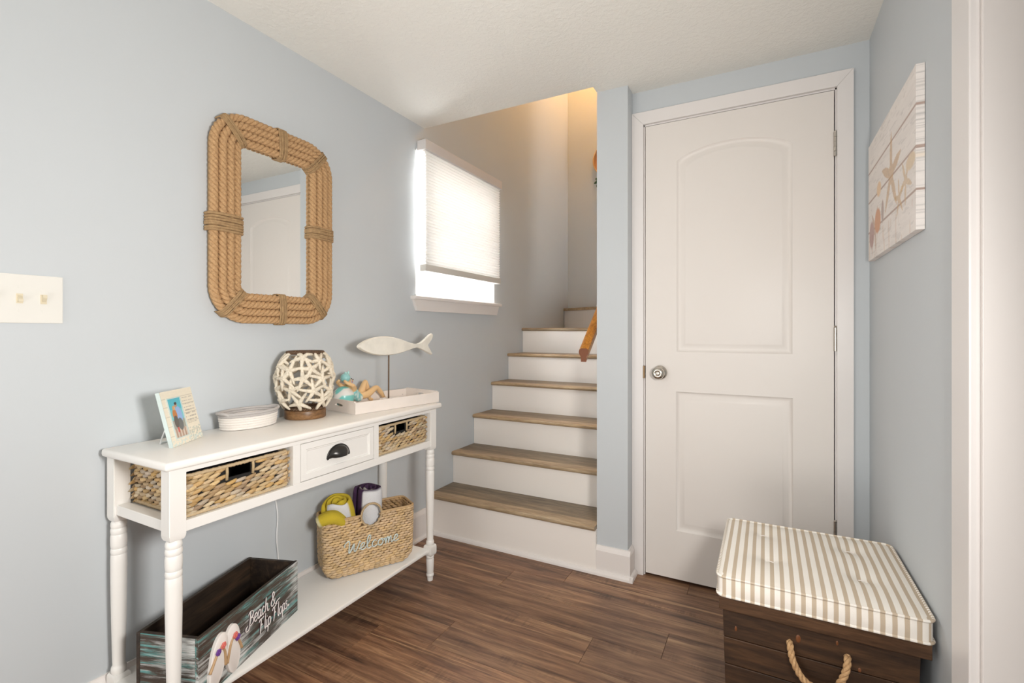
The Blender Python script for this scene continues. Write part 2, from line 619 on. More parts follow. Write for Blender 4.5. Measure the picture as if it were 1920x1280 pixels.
w = B()
w.box(-0.14, 5.3, -2.85, -2.75, 0, CEIL)
struct('wall_front', w, 'wall', 'blue grey wall behind the viewer', 'wall')
w = B()
w.box(5.2, 5.3, -2.75, 2.36, 0, CEIL)
w.box(XR + 0.12, 5.3, 2.36, 2.46, 0, CEIL)
struct('wall_adjoining', w, 'wall', 'far walls of the adjoining room', 'wall')

w = B()
w.box(-0.14, 5.3, -2.85, YO, CEIL, CEIL + 0.06)
w.box(XS, 5.3, YO, 2.46, CEIL, CEIL + 0.06)
struct('ceiling', w, 'ceiling', 'off white knockdown textured ceiling above the hall', 'ceiling')
w = B()
w.box(-0.14, 3.4, YO, YF + 0.1, ZT, ZT + 0.08)
w.box(-0.14, 3.4, YO - 0.1, YO, CEIL + 0.06, ZT + 0.08)
w.box(3.3, 3.4, YO, YF + 0.1, CEIL + 0.06, ZT)
w.box(1.098, 3.3, 2.36, 2.46, CEIL + 0.06, ZT)
struct('ceiling_upstairs', w, 'wall', 'plain enclosure of the stairwell upstairs', 'ceiling')

# floor: base and individual planks running across the room
fb = B()
fb.box(-0.14, 5.3, -2.85, 2.46, -0.10, -0.012)
floor = struct('floor', fb, 'floor', 'brown wood plank floor of the hall', 'floor')
pw, pl = 0.1535, 1.22
pmesh = None
r = 0
y = 2.30
while y > -2.75:
    off = (0.37 * r) % pl
    x = 0.0 - off + (0 if r % 2 else 0.13)
    while x < 2.1:
        xa, xb = max(x, 0.0), min(x + pl, 2.1)
        if xb - xa > 0.02:
            full = abs((xb - xa) - pl) < 1e-6
            if full and pmesh is not None:
                o = bpy.data.objects.new('plank', pmesh)
                C.objects.link(o)
                o.parent = floor
            else:
                bb = B()
                L2 = (xb - xa) / 2 - 0.0005
                bb.box(-L2, L2, -pw / 2 + 0.0005, pw / 2 - 0.0005, -0.012, 0, 0.0012)
                o = obj('plank', bb, 'floor', floor, False, world=False)
                if full:
                    pmesh = o.data
            fo = Vector(ORG[floor.name])
            o.location = Vector(((xa + xb) / 2, y - pw / 2, 0)) - fo
        x += pl
    y -= pw
    r += 1
w = B()
w.box(2.1, 5.2, -2.75, 2.36, -0.012, 0)
o = obj('plank_field', w, 'floor', floor)


# base boards
def base_profile(h=0.140, t=0.014):
    return [(0, 0), (t, 0), (t, h - 0.022), (t - 0.004, h - 0.012), (t - 0.008, h - 0.004), (t - 0.009, h), (0, h)]


def qr_profile(t0, r=0.012, h=0.018):
    return [(t0, 0), (t0 + r, 0), (t0 + r * 0.92, h * 0.45), (t0 + r * 0.6, h * 0.85), (t0, h)]


bb = B()
bb.prism(base_profile(0.151), 'y', -2.75, 2.120)
lb = struct('baseboard_left', bb, 'trim', 'white baseboard along the left wall behind the console table', 'baseboard')
bb = B()
bb.prism(qr_profile(0.014), 'y', -2.75, 2.120)
obj('shoe_moulding', bb, 'trim', lb)

# stub wall base (front face and returns)
H = 0.131
bb = B()
pf = base_profile(H)
bb.prism([(YST - p[0], p[1]) for p in pf], 'x', XS - 0.0004, 1.112)
bb.prism([(1.098 + p[0], p[1]) for p in pf], 'y', YST - 0.0002, YD - 0.022)
sb = struct('baseboard_stub', bb, 'trim', 'white baseboard wrapping the end of the stub wall', 'baseboard')
bb = B()
q = qr_profile(0.014, 0.014, 0.022)
bb.prism([(YST - p[0], p[1]) for p in q], 'x', XS - 0.006, 1.126)
bb.prism([(1.098 + p[0], p[1]) for p in q], 'y', YST - 0.028, YD - 0.022)
obj('shoe_moulding', bb, 'trim', sb)
bb = B()
bb.prism([(XR - p[0], p[1]) for p in base_profile(0.14)], 'y', 1.285, YD)
struct('baseboard_right', bb, 'trim', 'white baseboard behind the storage bench', 'baseboard')

# cased opening on the right
bb = B()
bb.box(XR - 0.016, XR, OY1 - 0.008, OY1 + 0.088, 0, OZ + 0.088, 0.003)
t1 = struct('trim_1', bb, 'casing', 'white casing of the opening at the right edge of the hall', 'trim')
bb = B()
bb.box(XR, XR + 0.14, OY1 - 0.018, OY1, 0, OZ, 0.001)
obj('jamb', bb, 'trim', t1)
bb = B()
bb.box(XR - 0.016, XR, OY0 - 0.088, OY1 - 0.008, OZ, OZ + 0.088, 0.003)
obj('head_casing', bb, 'casing', t1)
bb = B()
bb.box(XR - 0.016, XR, OY0 - 0.088, OY0, 0, OZ, 0.003)
obj('casing_board', bb, 'casing', t1)

# ------------------------------------------------------------------ door
d1 = thing('door_1', 'white two panel door with an arched top panel and round knob', 'door', ((DX0 + DX1) / 2, YD, 0), kind='structure')
yf = 2.229           # face of the slab


def panel_outline(x0, x1, z0, z1, rise, ins, n=20):
    x0 += ins; x1 -= ins; z0 += ins; z1 -= ins
    pts = [(x0, z0), (x1, z0)]
    if rise <= 0:
        return pts + [(x1, z1), (x0, z1)]
    for i in range(n + 1):
        t = i / n
        x = x1 + (x0 - x1) * t
        pts.append((x, z1 + rise * (1 - (2 * t - 1) ** 2) ** 0.75))
    return pts


bm = bmesh.new()
dz0 = 0.014
outer = [(DX0 + 0.003, dz0), (DX1 - 0.003, dz0), (DX1 - 0.003, DZ1 - 0.004), (DX0 + 0.003, DZ1 - 0.004)]
panels = [(1.296, 1.740, 1.022, 1.868, 0.056), (1.293, 1.742, 0.228, 0.846, 0)]


def loop(bm, pts, yv):
    vs = [bm.verts.new((p[0], yv, p[1])) for p in pts]
    es = [bm.edges.new((vs[i], vs[(i + 1) % len(vs)])) for i in range(len(vs))]
    return vs, es


ov, oe = loop(bm, outer, yf)
alle = list(oe)
plo = []
for p in panels:
    pv, pe = loop(bm, panel_outline(*p, 0.0), yf)
    alle += pe
    plo.append(pv)
bmesh.ops.triangle_fill(bm, edges=alle, use_beauty=True)
for p, pv in zip(panels, plo):
    prev = pv
    for ins, dy in ((0.005, 0.006), (0.011, 0.0085), (0.017, 0.0085), (0.033, 0.0025), (0.039, 0.0018)):
        pts = panel_outline(*p, ins)
        nv = [bm.verts.new((q[0], yf + dy, q[1])) for q in pts]
        for i in range(len(nv)):
            k = (i + 1) % len(nv)
            bm.faces.new((prev[i], prev[k], nv[k], nv[i]))
        prev = nv
    bm.faces.new(prev)
back = [bm.verts.new((v.co.x, yf + 0.035, v.co.z)) for v in ov]
for i in range(4):
    k = (i + 1) % 4
    bm.faces.new((ov[i], ov[k], back[k], back[i]))
bm.faces.new(back)
bb = B().bm(bm)
obj('door_slab', bb, 'door', d1, 'auto')
# jamb + casing
bb = B()
bb.box(DX0 - 0.012, DX0 - 0.001, YD - 0.004, YD + 0.12, 0, DZ1 + 0.012)
bb.box(DX1 + 0.001, DX1 + 0.012, YD - 0.004, YD + 0.12, 0, DZ1 + 0.012)
bb.box(DX0 - 0.012, DX1 + 0.012, YD - 0.004, YD + 0.12, DZ1 + 0.001, DZ1 + 0.012)
bb.box(DX0 - 0.012, DX1 + 0.012, YD + 0.03, YD + 0.12, DZ1 - 0.01, DZ1 + 0.012)
obj('jamb', bb, 'casing', d1)


def casing(name, x0, x1, z0, z1):
    t = 0.019
    bb = B()
    bb.box(x0, x1, YD - t, YD, z0, z1, 0.0025)
    return obj(name, bb, 'casing', d1)


def mitred(name, quad, t=0.019):
    bb = B()
    n = len(quad)
    vs = [(p[0], YD - t, p[1]) for p in quad] + [(p[0], YD, p[1]) for p in quad]
    fs = [tuple(range(n)), tuple(range(2 * n - 1, n - 1, -1))] + [(i, (i + 1) % n, n + (i + 1) % n, n + i) for i in range(n)]
    bb.add(vs, fs)
    # raised outer band
    return obj(name, bb, 'casing', d1)


cl, cr, ct = 1.099, 1.941, 2.114
il, ir, it = DX0 - 0.006, DX1 + 0.006, DZ1 + 0.006
mitred('casing_left', [(cl, 0), (il - 0.0004, 0), (il - 0.0004, it + 0.0004), (cl, ct)])
mitred('casing_right', [(ir + 0.0004, 0), (cr, 0), (cr, ct), (ir + 0.0004, it + 0.0004)])
mitred('casing_head', [(cl + 0.0008, ct), (il, it + 0.0008), (ir, it + 0.0008), (cr - 0.0008, ct)])
# knob
kx, kz = 1.224, 0.928
bb = B()
prof = [(0.0, 0.0), (0.031, 0.0), (0.032, 0.003), (0.028, 0.008), (0.016, 0.011), (0.013, 0.020), (0.016, 0.030), (0.026, 0.038),
        (0.0285, 0.047), (0.026, 0.055), (0.018, 0.0605), (0.0125, 0.0615), (0.010, 0.0590), (0.0, 0.0585)]
bb.lathe(prof, (0, 0), 28, cap=False)
bb.v = [(kx + p[0], yf - p[2], kz + p[1]) for p in bb.v]
k = obj('knob', bb, 'nickel', d1, True)
bb = B()
bb.lathe([(0.0, 0.0), (0.0075, 0.0), (0.0075, 0.0026), (0.006, 0.0032), (0.0, 0.0032)], (0, 0), 20, cap=False)
bb.v = [(kx + p[0], yf - 0.0585 - p[2], kz + p[1]) for p in bb.v]
bb.box(kx - 0.001, kx + 0.001, yf - 0.0628, yf - 0.0615, kz - 0.005, kz + 0.005)
obj('lock_cylinder', bb, 'hinge', k, 'auto')
bb = B()
bb.box(DX0 - 0.0075, DX0 + 0.0005, YD - 0.0215, YD - 0.002, kz - 0.028, kz + 0.028, 0.0008)
obj('strike_plate', bb, 'brass_dark', d1)
for zz in (1.836, 1.083, 0.333):
    bb = B()
    for i in range(5):
        bb.lathe([(0.0062, zz - 0.046 + i * 0.0184), (0.0062, zz - 0.046 + i * 0.0184 + 0.0176)], (DX1 + 0.001, yf - 0.006), 12)
    bb.lathe([(0.004, zz + 0.046), (0.0055, zz + 0.049), (0.003, zz + 0.052)], (DX1 + 0.001, yf - 0.006), 12)
    bb.box(DX1 - 0.0008, DX1 + 0.0045, yf - 0.004, yf + 0.02, zz - 0.045, zz + 0.045)
    obj('hinge', bb, 'hinge', d1, 'auto')

# dark threshold gap behind the door bottom
bb = B()
bb.box(DX0, DX1, YD + 0.02, YD + 0.9, -0.012, 0.0)
obj('threshold', bb, 'floor', d1)
bb = B()
bb.box(1.098, XR + 0.12, YD + 0.95, YD + 1.0, 0, CEIL)
bb.box(XR + 0.1, XR + 0.12, YD + 0.12, YD + 1.0, 0, CEIL)
bb.box(1.098, XR + 0.12, YD + 0.12, YD + 1.0, CEIL - 0.02, CEIL)
bb.box(1.098, XR + 0.12, YD + 0.12, YD + 1.0, -0.05, -0.012)
obj('closet_shell', bb, 'wall', d1)

# ------------------------------------------------------------------ stairs
Y1, TR, R1, RR, NO, TH = 2.135, 0.2311, 0.2176, 0.1835, 0.016, 0.020
st = thing('staircase', 'white riser stairs with grey brown wood treads rising behind the stub wall', 'stairs', (XS / 2, Y1, 0))
for k in range(1, 7):
    yk = Y1 + (k - 1) * TR
    zk = R1 + (k - 1) * RR
    zlow = 0 if k == 1 else zk - RR - TH
    y2 = Y1 + k * TR if k < 6 else YF - 0.002
    bb = B()
    bb.box(0.002, XS - (0.0005 if k == 1 else 0.002), yk, yk + 0.018, zlow, zk - TH)
    obj('riser', bb, 'riser', st)
    x0, x1 = 0.002, XS - 0.002
    bb = B()
    bb.box(x0, x1, yk + 0.052, y2 + (0.0004 if k < 6 else 0), zk - TH, zk)
    obj('tread', bb, 'tread', st)
    # rounded nosing
    prof = [(yk + 0.053, zk - TH), (yk + 0.053, zk + 0.001), (yk - NO + 0.012, zk + 0.002)]
    for i in range(9):
        a = PI / 2 + PI * i / 8
        prof.append((yk - NO + 0.010 + 0.012 * math.cos(a), zk - TH / 2 + 0.0008 + 0.0112 * math.sin(a)))
    bb = B()
    bb.prism(prof, 'x', x0, x1)
    obj('nosing', bb, 'nosing', st, 'auto')
    if k == 1:
        bb = B()
        bb.prism([(yk - p[0], p[1]) for p in qr_profile(0, 0.013, 0.020)], 'x', 0.002, XS - 0.006)
        obj('shoe_moulding', bb, 'trim', st)

# winder step 7 (turns to the right) and the next one
z7 = R1 + 6 * RR
pa, pb = Vector((0.002, 4.150)), Vector((XS - 0.002, 3.655))
dd = (pb - pa).normalized()
nn = Vector((dd.y, -dd.x))     # towards the viewer
if nn.y > 0:
    nn = -nn


def slab(pts, z0, z1):
    bb = B()
    bb.prism([(p[0], p[1]) for p in pts], 'z', z0, z1)
    return bb


obj('riser', slab([pa, pb, pb - nn * 0.018, pa - nn * 0.018], z7 - RR, z7 - TH), 'riser', st)
obj('tread', slab([pa - nn * 0.03, pb - nn * 0.03, (0.66, YF - 0.002), (0.002, YF - 0.002)], z7 - TH, z7), 'tread', st)
obj('nosing', slab([(0.002, pa.y - NO / 0.887), (XS - 0.002, pb.y - NO / 0.887), (XS - 0.002, pb.y + 0.034), (0.002, pa.y + 0.034)], z7 - TH - 0.001, z7 + 0.002), 'nosing', st)
obj('riser', slab([(0.62, YF - 0.002), (XS + 0.01, 3.66), (XS + 0.03, 3.66), (0.64, YF - 0.002)], z7, z7 + RR - TH), 'riser', st)
obj('tread', slab([(0.61, YF - 0.002), (XS, 3.66), (1.8, 3.66), (1.8, YF - 0.002)], z7 + RR - TH, z7 + RR), 'tread', st)
w = B()
w.box(XS + 0.13, 3.3, 3.60, 3.64, 0, ZT)
struct('wall_landing', w, 'wall', 'hidden wall beside the upper flight', 'wall')

# ------------------------------------------------------------------ handrail
RX = 0.885
hr = thing('handrail', 'orange oak handrail fixed to the wall of the stairs', 'handrail', (RX, 2.16, 0.96))
sl = RR / TR
sec = [(-0.021, 0.010), (-0.024, 0.020), (-0.022, 0.030), (-0.012, 0.036), (0.012, 0.036), (0.022, 0.030), (0.024, 0.020), (0.021, 0.010),
       (0.014, -0.004), (0.013, -0.026), (-0.013, -0.026), (-0.014, -0.004)]
bb = B()
vs = []
ys, ye = 2.165, 3.45
for yv in (ys, ye):
    for a, z in sec:
        vs.append((RX + a, yv + (0 if yv == ys else 0), 0.995 + (yv - 2.165) * sl + z))
n = len(sec)
bb.add(vs, [(i, (i + 1) % n, n + (i + 1) % n, n + i) for i in range(n)] + [tuple(range(n, 2 * n))])
obj('rail', bb, 'handrail', hr, 'auto')
bb = B()
bb.add([(RX + a, ys - 0.0005, 0.995 + z) for a, z in sec] + [(RX + a, ys + 0.004, 0.998 + z) for a, z in sec],
       [tuple(range(n))] + [(i, (i + 1) % n, n + (i + 1) % n, n + i) for i in range(n)])
obj('end_grain', bb, 'handrail_end', hr)
for yb in (2.46, 3.2):
    zb = 0.995 + (yb - 2.165) * sl
    bb = B()
    bb.tube(catmull([(RX, yb, zb - 0.02), (RX + 0.004, yb, zb - 0.05), (XS - 0.02, yb, zb - 0.075), (XS - 0.001, yb, zb - 0.078)], 5), 0.006, 8)
    bb.tube([(XS - 0.006, yb, zb - 0.078), (XS - 0.0005, yb, zb - 0.078)], 0.022, 14)
    obj('bracket', bb, 'bracket', hr, 'auto')

# stairwell lamp on the upstairs ceiling (source of the warm light)
lp = thing('stairwell_lamp', 'warm ceiling lamp above the stairs out of view', 'lamp', (0.52, 3.80, ZT - 0.09))
bb = B()
bb.lathe([(0.13, ZT - 0.001), (0.13, ZT - 0.02), (0.12, ZT - 0.025)], (0.52, 3.80), 24)
obj('lamp_base', bb, 'shade_lamp', lp, 'auto')
bb = B()
bb.lathe([(0.118, ZT - 0.025), (0.11, ZT - 0.06), (0.07, ZT - 0.085), (0.01, ZT - 0.092)], (0.52, 3.80), 24)
obj('lamp_shade', bb, 'bulb', lp, True)
pl_ = bpy.data.lights.new('stairwell_lamp_light', 'POINT')
pl_.energy = 24
pl_.color = (1.0, 0.50, 0.15)
pl_.shadow_soft_size = 0.1
po = bpy.data.objects.new('stairwell_lamp_light', pl_)
C.objects.link(po)
po.parent = lp
po.location = (0, 0, -0.06)

# ------------------------------------------------------------------ window 1 (in the left wall, at the stairs)
w1 = thing('window_1', 'white framed window behind the half raised shade', 'window', (0, (WY0 + WY1) / 2, WZ0), kind='structure')
bb = B()
bb.box(-0.14, 0.0, WY0, WY0 + 0.008, WZ0, WZ1)
bb.box(-0.14, 0.0, WY1 - 0.008, WY1, WZ0, WZ1)
bb.box(-0.14, 0.0, WY0, WY1, WZ1 - 0.008, WZ1)
bb.box(-0.14, 0.0, WY0, WY1, WZ0, WZ0 + 0.008)
obj('jamb', bb, 'vinyl', w1)


def frame_rect(x0, x1, y0, y1, z0, z1, t):
    bb = B()
    bb.box(x0, x1, y0, y0 + t, z0, z1, 0.002)
    bb.box(x0, x1, y1 - t, y1, z0, z1, 0.002)
    bb.box(x0, x1, y0 + t, y1 - t, z0, z0 + t, 0.002)
    bb.box(x0, x1, y0 + t, y1 - t, z1 - t, z1, 0.002)
    return bb


obj('window_frame', frame_rect(-0.135, -0.065, WY0 + 0.008, WY1 - 0.008, WZ0 + 0.008, WZ1 - 0.008, 0.022), 'vinyl', w1)
zm = (WZ0 + WZ1) / 2
s1 = obj('sash', frame_rect(-0.105, -0.075, WY0 + 0.030, WY1 - 0.030, WZ0 + 0.030, zm + 0.02, 0.036), 'vinyl', w1)
bb = B()
bb.box(-0.092, -0.088, WY0 + 0.062, WY1 - 0.062, WZ0 + 0.062, zm - 0.012)
obj('pane', bb, 'glass', s1)
s2 = obj('sash', frame_rect(-0.130, -0.108, WY0 + 0.030, WY1 - 0.030, zm - 0.016, WZ1 - 0.030, 0.036), 'vinyl', w1)
bb = B()
bb.box(-0.121, -0.117, WY0 + 0.062, WY1 - 0.062, zm + 0.016, WZ1 - 0.062)
obj('pane', bb, 'glass', s2)
bb = B()
bb.box(-0.06, 0.030, WY0 - 0.036, WY1 + 0.052, WZ0 - 0.018, WZ0, 0.003)
obj('window_stool', bb, 'trim', w1)
bb = B()
bb.add([(0, WY0 - 0.026, WZ0 - 0.018), (0, WY1 + 0.040, WZ0 - 0.018), (0, WY1 + 0.010, WZ0 - 0.078), (0, WY0 + 0.002, WZ0 - 0.078),
        (0.014, WY0 - 0.026, WZ0 - 0.018), (0.014, WY1 + 0.040, WZ0 - 0.018), (0.014, WY1 + 0.010, WZ0 - 0.078), (0.014, WY0 + 0.002, WZ0 - 0.078)],
       [(0, 1, 2, 3), (4, 7, 6, 5), (0, 4, 5, 1), (1, 5, 6, 2), (2, 6, 7, 3), (3, 7, 4, 0)])
obj('window_apron', bb, 'trim', w1)

# ------------------------------------------------------------------ cellular shade
BY0, BY1 = 2.028, 2.858
sh = thing('cellular_shade', 'white pleated cellular shade hanging over the stair window', 'window shade', (0.03, (BY0 + BY1) / 2, 1.43))
bb = B()
bb.box(0.004, 0.062, BY0, BY1, 2.074, 2.128, 0.003)
obj('headrail', bb, 'valance', sh)
bb = B()
n = 37
zt, zb = 2.074, 1.468
prof_f, prof_b = [], []
for i in range(2 * n + 1):
    z = zt + (zb - zt) * i / (2 * n)
    a = 1 if i % 2 else 0
    prof_f.append((0.046 + 0.010 * a, z))
    prof_b.append((0.032 - 0.010 * a, z))
poly = prof_f + prof_b[::-1]
for pr in (prof_f, prof_b):
    vs, fs = [], []
    for x, z in pr:
        vs += [(x, BY0 + 0.012, z), (x, BY1 - 0.018, z)]
    for i in range(len(pr) - 1):
        fs.append((2 * i, 2 * i + 1, 2 * i + 3, 2 * i + 2))
    bb.add(vs, fs)
obj('pleated_fabric', bb, 'shade', sh, fix=False)
bb = B()
bb.box(0.018, 0.060, BY0 + 0.004, BY1 - 0.014, 1.432, 1.468, 0.003)
obj('bottom_rail', bb, 'rail_grey', sh)

# ================================================================== MIRROR
MY, MZ = 1.186, 1.506
mir = thing('rope_mirror', 'rounded wall mirror framed in thick tan rope', 'mirror', (0.0, MY, MZ - 0.37))


def rrect(hy, hz, rad, n=14, x=0.0, step=None):
    pts = []
    for cy, cz, a0 in ((hy - rad, hz - rad, 0), (-hy + rad, hz - rad, PI / 2), (-hy + rad, -hz + rad, PI), (hy - rad, -hz + rad, 1.5 * PI)):
        for i in range(n + 1):
            a = a0 + PI / 2 * i / n
            pts.append((cy + rad * math.cos(a), cz + rad * math.sin(a)))
    return pts


def resample(pts, step):
    P = [Vector(p) for p in pts]
    P.append(P[0])
    L = [0]
    for i in range(1, len(P)):
        L.append(L[-1] + (P[i] - P[i - 1]).length)
    n = int(L[-1] / step)
    out = []
    j = 0
    for i in range(n):
        s = L[-1] * i / n
        while L[j + 1] < s:
            j += 1
        t = (s - L[j]) / max(1e-9, L[j + 1] - L[j])
        out.append(P[j].lerp(P[j + 1], t))
    return out, L[-1]


def twisted(bb, path, R_, period, closed=False, up=(1, 0, 0), hand=1, strands=3, seg=8):
    """laid rope: real strands wound around the path"""
    P = [Vector(p) for p in path]
    n = len(P)
    up = Vector(up)
    acc = 0.0
    fr = []
    for i in range(n):
        a = P[(i - 1) % n] if (closed or i > 0) else P[i]
        c = P[(i + 1) % n] if (closed or i < n - 1) else P[i]
        t = (c - a).normalized()
        q = up - t * up.dot(t)
        nn_ = q.normalized() if q.length > 1e-5 else t.orthogonal().normalized()
        if i:
            acc += (P[i] - P[i - 1]).length
        fr.append((nn_, t.cross(nn_), acc))
    tot = acc + ((P[0] - P[-1]).length if closed else 0)
    if closed:
        period = tot / round(tot / period)
    for k in range(strands):
        line = []
        for i in range(n):
            nn_, bn, l = fr[i]
            ph = hand * 2 * PI * l / period + 2 * PI * k / strands
            line.append(P[i] + (nn_ * math.cos(ph) + bn * math.sin(ph)) * R_ * 0.50)
        bb.tube(line, R_ * 0.54, seg, closed=closed, up=tuple(up))
    return bb


# frame half sizes: outer 0.255 x 0.366 , glass 0.150 x 0.250
rr = 0.0142
for k in range(4):
    off = 0.0138 + k * 0.0262
    hy, hz, rad = 0.251 - off, 0.364 - off, max(0.03, 0.125 - off)
    pts, L = resample(rrect(hy, hz, rad), 0.0032)
    path = [(0.026 + (0.004 if k in (1, 2) else 0), MY + p[0], MZ + p[1]) for p in pts]
    turns = round(L / 0.054)
    bb = B()
    twisted(bb, path, rr, L / turns, closed=True, up=(1, 0, 0), hand=-1)
    obj('rope', bb, 'jute', mir, True)
# twine wraps: four sides and four corners


def wrap(cy, cz, ang, half, wid):
    """band across the ropes; ang = direction across the frame, half = half length across, wid = half width along the rope"""
    bb = B()
    d = Vector((0, math.cos(ang), math.sin(ang)))
    t = Vector((0, -math.sin(ang), math.cos(ang)))
    c = Vector((0, cy, cz))
    nt_ = 7
    for i in range(nt_):
        o_ = -wid + 2 * wid * (i + 0.5) / nt_
        j1, j2 = random.uniform(-0.0015, 0.0015), random.uniform(-0.0015, 0.0015)
        path = []
        for s, x in ((-0.98, 0.006), (-1.0, 0.024), (-0.91, 0.0375), (-0.5, 0.0432), (0, 0.0442), (0.5, 0.0432), (0.91, 0.0375), (1.0, 0.024), (0.98, 0.006)):
            p = c + d * s * half + t * (o_ + (j1 if s < 0 else j2))
            path.append((x + random.uniform(-0.0006, 0.0006), p.y, p.z))
        bb.tube(catmull(path, 3), wid / nt_ * 1.15, 7)
    return obj('twine_wrap', bb, 'twine', mir, True)


hw = 0.0535
oy, oz = 0.251 - hw, 0.364 - hw
wrap(MY - oy, MZ - 0.028, 0, hw + 0.003, 0.030)
wrap(MY + oy, MZ + 0.005, 0, hw + 0.003, 0.024)
wrap(MY + 0.012, MZ + oz, PI / 2, hw + 0.003, 0.017)
wrap(MY + 0.012, MZ - oz, PI / 2, hw + 0.003, 0.015)
rc = 0.125 - hw
for sy, sz in ((-1, 1), (1, 1), (-1, -1), (1, -1)):
    a = math.atan2(sz * 1.0, sy * 0.9)
    cy = MY + sy * (0.251 - 0.125) + math.cos(a) * rc
    cz = MZ + sz * (0.364 - 0.125) + math.sin(a) * rc
    wrap(cy, cz, a, hw + 0.003, 0.015)
bb = B()
pts = rrect(0.243, 0.356, 0.118, 10)
bb.prism([(MY + p[0], MZ + p[1]) for p in pts], 'x', 0.003, 0.012)
obj('backing', bb, 'twine', mir)
gi = (0.251 - 2 * hw - 0.0, 0.364 - 2 * hw - 0.0)
bb = B()
pts = rrect(gi[0] + 0.006, gi[1] + 0.006, 0.035, 8)
bb.prism([(MY + p[0], MZ + p[1]) for p in pts], 'x', 0.012, 0.017)
obj('mirror_glass', bb, 'mirror', mir)

# ================================================================== SWITCH PLATE
sp = thing('switch_plate', 'white three toggle light switch plate on the left wall', 'light switch', (0, 0.4865, 1.135))
bb = B()
bb.box(0, 0.0055, 0.402, 0.570, 1.135, 1.2565, 0.0022)
obj('plate', bb, 'plastic', sp)
for i, (yy, u) in enumerate(((0.440, 1), (0.486, -1), (0.531, 1))):
    bb = B()
    bb.box(0.0052, 0.0070, yy - 0.0062, yy + 0.0062, 1.184, 1.208)
    sl_ = obj('toggle_slot', bb, 'ivory', sp)
    bb = B()
    bb.prism([(0.0055, 1.1875), (0.0055, 1.2045), (0.0165, 1.1975 + 0.006 * u + 0.0035), (0.0165, 1.1935 + 0.006 * u)], 'y', yy - 0.0042, yy + 0.0042)
    bb.v = [(p[0], p[1], p[2]) for p in bb.v]
    obj('toggle', bb, 'ivory', sl_)
    for zz in (1.166, 1.226):
        bb = B()
        bb.tube([(0.004, yy, zz), (0.0064, yy, zz)], 0.0032, 12)
        obj('screw', bb, 'plastic', sp, 'auto')

# ================================================================== CONSOLE TABLE
TX0, TX1, TY0, TY1, TZ = 0.020, 0.350, 0.645, 1.778, 0.790
tb = thing('console_table', 'white console table with turned legs and a low shelf', 'table', ((TX0 + TX1) / 2, (TY0 + TY1) / 2, 0))
prof = [(TX0 + 0.006, TZ - 0.024), (TX1 - 0.010, TZ - 0.024), (TX1 - 0.003, TZ - 0.018), (TX1, TZ - 0.010), (TX1 - 0.002, TZ - 0.003), (TX1 - 0.007, TZ),
        (TX0 + 0.003, TZ), (TX0, TZ - 0.004), (TX0, TZ - 0.018)]
bb = B()
n = len(prof)
vs = []
for yv, ins in ((TY0 + 0.010, 0.0), (TY0, 0.0), (TY1, 0.0), (TY1 - 0.010, 0.0)):
    pass
bm = bmesh.new()
bmesh.ops.create_cube(bm, size=1)
for p in bm.verts:
    p.co = Vector(((TX0 + TX1) / 2 + p.co.x * (TX1 - TX0), (TY0 + TY1) / 2 + p.co.y * (TY1 - TY0), TZ - 0.011 + p.co.z * 0.022))
bmesh.ops.bevel(bm, geom=bm.edges[:], offset=0.0075, segments=3, affect='EDGES', profile=0.5)
bb.bm(bm)
obj('table_top', bb, 'white', tb, 'auto')
LFX, LBX = (0.295, 0.335), (0.018, 0.058)
LYA, LYB = (0.660, 0.700), (1.714, 1.756)
zt = TZ - 0.022


